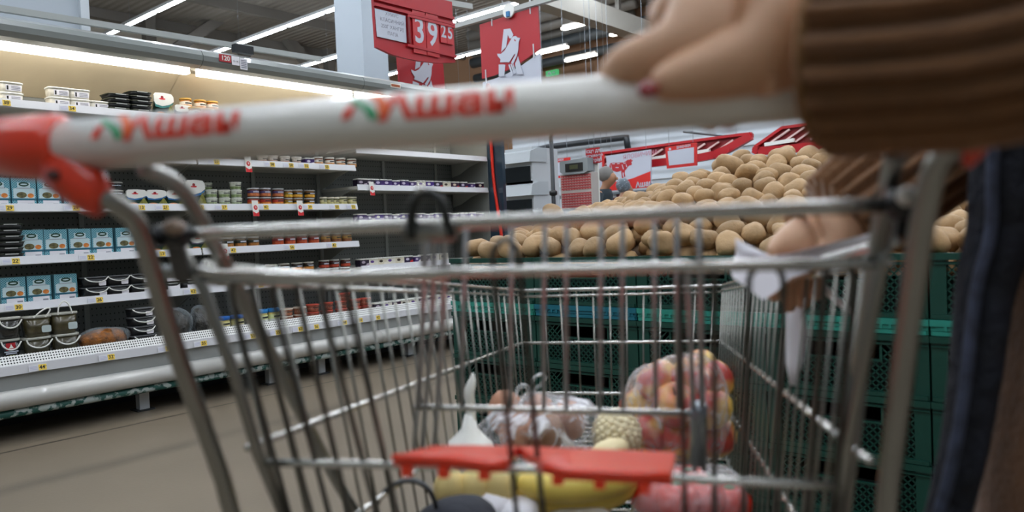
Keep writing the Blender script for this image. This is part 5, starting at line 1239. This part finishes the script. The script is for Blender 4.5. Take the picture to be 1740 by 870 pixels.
mb = MB(); mb.ball(cp(775, 890, .92), .055, .05, .03, NAV, 20, .15, 6); mb.build('body', t)
MB().tube([cp(634,880,.90), cp(642,850,.9), cp(662,824,.9), cp(695,814,.9), cp(722,822,.9), cp(738,846,.9), cp(745,880,.91)], .0055, BLACK, 8, soft=2, flat=.5).build('strap', t)
# ================================================================== PERSON WITH BROWN KNIT SLEEVES
F0 = Vector((math.cos(math.radians(40.2)), math.sin(math.radians(40.2)), 0)); R0 = Vector((F0.y, -F0.x, 0))
def W(lat, dep, z): return F0*dep + R0*lat + Vector((0,0,z))
SKIN = mat('skin', '#c79c7c', .48, var=.05, scale=20, sss=.15); COAT = mat('brown_wool', '#704a2a', .95, var=.18, scale=45, sheen=.3, bump=.3, bscale=160)
RIB = mat('ribbed_wool', '#77512f', .9, var=.12, scale=60, sheen=.3, bump=.25, bscale=220); CUFF = mat('cuff_edge', '#a77d50', .9, sheen=.3)
NAVY = mat('navy_quilt', '#10141f', .85, var=.5, scale=45, bump=.8, bscale=60); NAVYL = mat('navy_stripe', '#343a4c', .85, var=.4, scale=60); NAIL = mat('red_nail', '#8f0f1c', .15, coat=.8)
pers = thing('person', 'person in brown ribbed knit holding the cart handle and a white paper', 'person', W(.66, .66, 0))
# near hand: index knuckle bent over the bar, thumb along the near side, tips curling underneath
h = {'pel': (W(.68,.66,.93), .15), 'wai': (W(.68,.66,1.10), .125), 'che': (W(.68,.65,1.30), .15), 'nck': (W(.67,.64,1.47), .05), 'hd1': (W(.66,.63,1.56), .075), 'hd2': (W(.66,.63,1.66), .085), 'hd3': (W(.66,.63,1.73), .06),
     'shn': (W(.62,.46,1.38), .055), 'eln': (W(.37,.345,1.075), .040), 'wrn': (cp(1385,62,.405), .0285), 'pan': (cp(1300,62,.410), .032), 'pal': (cp(1210,62,.412), .030),
     'i1': (cp(1165,86,.405), .0200), 'i2': (cp(1056,112,.420), .0130), 'i3': (cp(1036,150,.452), .0095), 'i4': (cp(1060,196,.458), .008),
     'm1': (cp(1160,20,.425), .018), 'm2': (cp(1130,20,.455), .012), 'm3': (cp(1130,110,.480), .010), 'm4': (cp(1180,196,.470), .0085), 'm5': (cp(1215,208,.438), .0072),
     'r1': (cp(1200,0,.440), .018), 'r2': (cp(1185,10,.468), .011), 'r3': (cp(1190,110,.486), .009), 'r4': (cp(1230,192,.474), .008),
     'p1': (cp(1240,10,.455), .016), 'p2': (cp(1235,40,.480), .010), 'p3': (cp(1240,120,.486), .0085), 'p4': (cp(1262,180,.474), .0075),
     't1': (cp(1270,108,.396), .0235), 't2': (cp(1200,122,.393), .0175), 't3': (cp(1138,138,.392), .0120), 't4': (cp(1104,152,.392), .0075),
     'shf': (W(.62,.84,1.38), .055), 'elf': (W(.55,.82,1.07), .042), 'wrf': (cp(1470,372,.76), .027), 'paf': (cp(1405,400,.76), .033), 'plf': (cp(1345,420,.76), .029),
     'fi1': (cp(1322,432,.755), .014), 'fi2': (cp(1312,470,.765), .010), 'fi3': (cp(1318,512,.775), .008), 'fm1': (cp(1340,440,.77), .014), 'fm2': (cp(1336,490,.785), .010), 'fm3': (cp(1342,532,.79), .008),
     'fr1': (cp(1362,444,.785), .014), 'fr2': (cp(1360,490,.80), .010), 'fr3': (cp(1364,528,.80), .008), 'fp1': (cp(1384,440,.80), .012), 'fp2': (cp(1384,480,.81), .009), 'fp3': (cp(1386,512,.81), .007),
     'ft1': (cp(1395,440,.735), .014), 'ft2': (cp(1352,462,.735), .010), 'ft3': (cp(1322,474,.742), .008),
     'hpl': (W(.66,.58,.90), .09), 'hpr': (W(.66,.75,.90), .09), 'knl': (W(.66,.58,.50), .06), 'knr': (W(.66,.76,.50), .06), 'anl': (W(.67,.58,.09), .04), 'anr': (W(.67,.76,.09), .04), 'tol': (W(.52,.57,.035), .03), 'tor': (W(.52,.77,.035), .03)}
ed = [('pel','wai'),('wai','che'),('che','nck'),('nck','hd1'),('hd1','hd2'),('hd2','hd3'),('che','shn'),('shn','eln'),('eln','wrn'),('wrn','pan'),('pan','pal'),('pal','i1'),('i1','i2'),('i2','i3'),('i3','i4'),
      ('pal','m1'),('m1','m2'),('m2','m3'),('m3','m4'),('m4','m5'),('pal','r1'),('r1','r2'),('r2','r3'),('r3','r4'),('pan','p1'),('p1','p2'),('p2','p3'),('p3','p4'),('pan','t1'),('t1','t2'),('t2','t3'),('t3','t4'),
      ('che','shf'),('shf','elf'),('elf','wrf'),('wrf','paf'),('paf','plf'),('plf','fi1'),('fi1','fi2'),('fi2','fi3'),('plf','fm1'),('fm1','fm2'),('fm2','fm3'),('paf','fr1'),('fr1','fr2'),('fr2','fr3'),('paf','fp1'),('fp1','fp2'),('fp2','fp3'),('paf','ft1'),('ft1','ft2'),('ft2','ft3'),
      ('pel','hpl'),('pel','hpr'),('hpl','knl'),('hpr','knr'),('knl','anl'),('knr','anr'),('anl','tol'),('anr','tor')]
body = skin('body', h, ed, SKIN, pers)
# nails
def nail(p, d, s=.0062, up=(0,0,1)):
    mb = MB(); mb.ball(p, s, s, s*.75, NAIL, 12); o = mb.build('nail', pers); return o
nail(cp(1101,153,.386), 0, .0058); nail(cp(1238,209,.431), 0, .0062); nail(cp(1066,202,.462), 0, .005)
# sleeves with knit ribs running along the arm
def sleeve(path, radii, name, ribs, amp, flat=1.0):
    mb = MB(); mb.tube(path, radii, RIB, ribs*8, soft=2, ribs=ribs, amp=amp, flat=flat); o = mb.build(name, pers); return o
sl = sleeve([cp(1432,58,.405), cp(1470,56,.398), cp(1540,50,.385), cp(1690,40,.36), W(.37,.345,1.075), W(.45,.37,1.15), W(.55,.43,1.26), W(.63,.52,1.38)], [.0615,.0605,.0585,.056,.060,.068,.078,.085], 'sleeve', 26, .0052)
MB().tube([cp(1424,58,.407), cp(1434,58,.405)], [.0590,.0635], CUFF, 40).build('cuff', sl)
sl2 = sleeve([cp(1425,372,.76), cp(1475,338,.762), cp(1560,276,.78), cp(1660,215,.81), W(.57,.83,1.09), W(.61,.84,1.24), W(.64,.82,1.38)], [.046,.052,.054,.056,.066,.075,.085], 'sleeve', 20, .0050)
# jacket body
mb = MB(); rings = []
for z, rx, ry in ((.60,.262,.26),(.72,.250,.25),(.88,.222,.235),(1.02,.205,.23),(1.16,.205,.235),(1.30,.205,.25),(1.40,.17,.23),(1.46,.10,.11)):
    rings.append([W(.68+rx*math.cos(a)*(1+.02*math.sin(9*a+z*7)), .66+ry*math.sin(a)*(1+.02*math.sin(7*a)), z) for a in [2*math.pi*j/48 for j in range(48)]])
mb.loft(rings, COAT); mb.build('jacket', pers)
mb = MB()
for (y, s) in ((.58, 'l'), (.76, 'r')): mb.tube([W(.66,y,.88), W(.66,y,.5), W(.67,y,.10)], [.105,.082,.062], mat('dark_jeans', '#20242e', .9), 16)
mb.build('trousers', pers)
mb = MB()
for y in (.57, .77): mb.tube([W(.74,y,.035), W(.66,y,.05), W(.54,y,.035), W(.50,y,.03)], [.036,.05,.04,.025], BLACK, 12)
mb.build('shoe', pers)
mb = MB(); mb.ball(W(.685,.63,1.67), .10, .105, .115, mat('dark_hair', '#33241a', .7, bump=.6, bscale=90), 18, .06, 3); mb.build('hair', pers)
hf = R0*-1.0
fc = W(.655,.63,1.615)+hf*.078
mb = MB(); mb.tube([fc+Vector((0,0,.03)), fc+hf*.014+Vector((0,0,.0)), fc+hf*.020+Vector((0,0,-.018)), fc+hf*.004+Vector((0,0,-.024))], [.007,.009,.012,.008], SKIN, 10); mb.build('nose', pers)
for sg in (-1, 1):
    e_ = fc+hf*-.004+F0*(.032*sg)+Vector((0,0,.028)); eo = MB().ball(e_, .012, .012, .010, mat('eye_white', '#e8e4de', .2), 12).build('eye', pers); MB().ball(e_+hf*.008, .0055, .0055, .0055, mat('iris_brown', '#2e1c12', .2), 10).build('iris', eo)
    MB().tube([e_+F0*-.018+hf*.006+Vector((0,0,.018)), e_+hf*.010+Vector((0,0,.022)), e_+F0*.018+hf*.006+Vector((0,0,.018))], .003, mat('dark_hair', '#33241a', .7), 6).build('eyebrow', pers)
    MB().ball(W(.665,.63,1.61)+F0*(.088*sg), .022, .010, .032, SKIN, 12, .1, 3).build('ear', pers)
MB().tube([fc+F0*-.022+Vector((0,0,-.052)), fc+hf*.010+Vector((0,0,-.050)), fc+F0*.022+Vector((0,0,-.052))], [.003,.007,.003], mat('lip', '#9c4a46', .4), 10).build('mouth', pers)
# navy quilted scarf end hanging in front of the coat
pts_ = [(1705,215,.655),(1700,300,.66),(1700,400,.665),(1676,470,.67),(1664,560,.67),(1656,640,.67),(1642,740,.67),(1624,820,.675),(1602,900,.68)]
wd = [.027,.030,.031,.029,.026,.0245,.023,.022,.021]
top_ = [W(.64,.60,1.49), W(.57,.56,1.46), W(.47,.58,1.36), W(.44,.62,1.20)]
sc = MB(); sc.tube(top_+[cp(*q) for q in pts_], [.03,.032,.032,.03]+wd, NAVY, 18, soft=2, flat=.7); sco = sc.build('scarf', pers)
st = MB(); st.tube([cp(x-14, y, d-.021) for x, y, d in pts_], .0052, NAVYL, 8, soft=2); st.build('stripe', sco)
for v in sco.data.vertices:
    k = noise.noise(Vector((v.co.x, v.co.y, v.co.z))*45); v.co += Vector((k, k*.3, 0))*.004
# white paper held in the far hand
t = thing('paper_sheet', 'crumpled white paper held by the far hand over the basket edge', 'paper', cp(1300, 470, .72))
mb = MB()
def sheet(pts3, mt=PAPER, th=.0012):
    n = len(pts3); c = sum(pts3, Vector((0,0,0)))/n; nz_ = Vector((CF.x, CF.y, 0)).normalized()*th
    mb.add([c]+pts3+[p+nz_ for p in [c]+pts3], [(0, 1+i, 1+(i+1) % n) for i in range(n)]+[(n+1, n+2+(i+1) % n, n+2+i) for i in range(n)]+[(1+i, n+2+i, n+2+(i+1) % n, 1+(i+1) % n) for i in range(n)], mt)
sheet([cp(*q) for q in ((1250,405,.735),(1262,428,.725),(1300,436,.715),(1345,430,.705),(1480,396,.700),(1487,404,.70),(1470,418,.705),(1400,446,.71),(1375,463,.715),(1345,472,.705),(1316,498,.70),(1296,509,.70),(1278,495,.705),(1246,472,.715),(1240,455,.725),(1252,430,.73))])
mb.build('sheet', t)
mb = MB(); mb.tube([cp(1352,500,.80), cp(1354,560,.80), cp(1350,620,.80), cp(1347,655,.80)], [.010,.011,.009,.003], PAPER, 10, flat=.25); mb.build('hanging_strip', t)
mb = MB(); mb.tube([cp(1384,466,.83), cp(1410,500,.83), cp(1445,530,.83), cp(1458,552,.83)], [.010,.011,.010,.003], PAPER, 10, flat=.3); mb.build('hanging_strip', t)

# ================================================================== PEOPLE AT THE MEAT COUNTER
def far_person(loc, face, label, coat, hair, lean=0.0, net=False, hz=1.60):
    loc = Vector((loc[0], loc[1], 0)); t = thing('person', label, 'person', loc); f = Vector((math.cos(face), math.sin(face), 0)); s_ = Vector((-f.y, f.x, 0)); k = hz/1.62
    def q(a, b, z): return loc+s_*a+f*(b+lean*max(0, z-.95)*.9)+Vector((0,0,z*k - lean*max(0, z-1.3)*.35))
    j = {'pel': (q(0,0,.95), .13), 'che': (q(0,0,1.28), .135), 'nck': (q(0,.01,1.46), .05), 'hd': (q(0,.04,1.60), .082), 'top': (q(0,.02,1.70), .068), 'jaw': (q(0,.09,1.53), .045),
         'sl': (q(.19,0,1.40), .06), 'el': (q(.24,.05,1.12), .042), 'wl': (q(.17,.25,1.02), .028), 'hl': (q(.14,.33,1.02), .03), 'sr': (q(-.19,0,1.40), .06), 'er': (q(-.24,.05,1.12), .042), 'wr': (q(-.17,.25,1.02), .028), 'hr': (q(-.14,.33,1.02), .03),
         'll': (q(.09,0,.85), .09), 'lk': (q(.1,0,.48), .06), 'la': (q(.1,0,.08), .04), 'lt': (q(.1,.12,.035), .03), 'rl': (q(-.09,0,.85), .09), 'rk': (q(-.1,0,.48), .06), 'ra': (q(-.1,0,.08), .04), 'rt': (q(-.1,.12,.035), .03)}
    e = [('pel','che'),('che','nck'),('nck','hd'),('hd','top'),('hd','jaw'),('che','sl'),('sl','el'),('el','wl'),('wl','hl'),('che','sr'),('sr','er'),('er','wr'),('wr','hr'),('pel','ll'),('ll','lk'),('lk','la'),('la','lt'),('pel','rl'),('rl','rk'),('rk','ra'),('ra','rt')]
    skin('body', j, e, mat('skin_far', '#a87a5c', .5), t)
    mb = MB(); rings = []
    for z, a, bq in ((.55,.20,.16),(.9,.20,.16),(1.2,.20,.15),(1.38,.20,.12),(1.46,.10,.08)): rings.append([q(a*math.cos(w_)*1.05, bq*math.sin(w_), z) for w_ in [2*math.pi*i/20 for i in range(20)]])
    mb.loft(rings, coat)
    for sg in (1, -1): mb.tube([q(sg*.17,0,1.40), q(sg*.245,.05,1.12), q(sg*.18,.22,1.03)], [.075,.06,.048], coat, 12)
    mb.build('coat', t)
    mb = MB()
    for sg in (1, -1): mb.tube([q(sg*.095,0,.86), q(sg*.1,0,.48), q(sg*.1,0,.06)], [.1,.078,.06], mat('dark_trousers', '#22262e', .9), 12)
    mb.build('trousers', t)
    hc = q(0,-.035,1.665); mb = MB()
    if net: MB().ball(hc, .089, .089, .087, mat('hair_under_net', '#5d6870', .8), 14, .05, 2).build('hair', t)
    mb = MB(); mb.ball(hc, .096, .096, .094, hair, 16, .05, 2); mb.build('hair_net' if net else 'hair', t)
    mb = MB(); fc = q(0,.115,1.595); mb.ball(fc+f*.004, .014, .014, .02, mat('skin_far', '#a87a5c', .5), 8); mb.build('nose', t)
    return t
p = onx(1003, 302, 7.3)
far_person((7.3, p.y), math.radians(-75), 'grey-haired man bending his head beside the weighing scale', mat('coat_dark', '#1d2b33', .8), mat('grey_hair', '#7d7b78', .8), .35, hz=1.56)
p = onx(1046, 326, 8.1)
far_person((8.1, p.y), math.radians(-20), 'worker in a hair net and white and navy coat behind the potatoes', mat('coat_white', '#d4d8e2', .8, var=.1, scale=4), film_mat('hair_net', '#a9b6c2', .9), .25, True, hz=1.46)
# drop the unplaced prototypes: every kind was placed, so nothing is left over
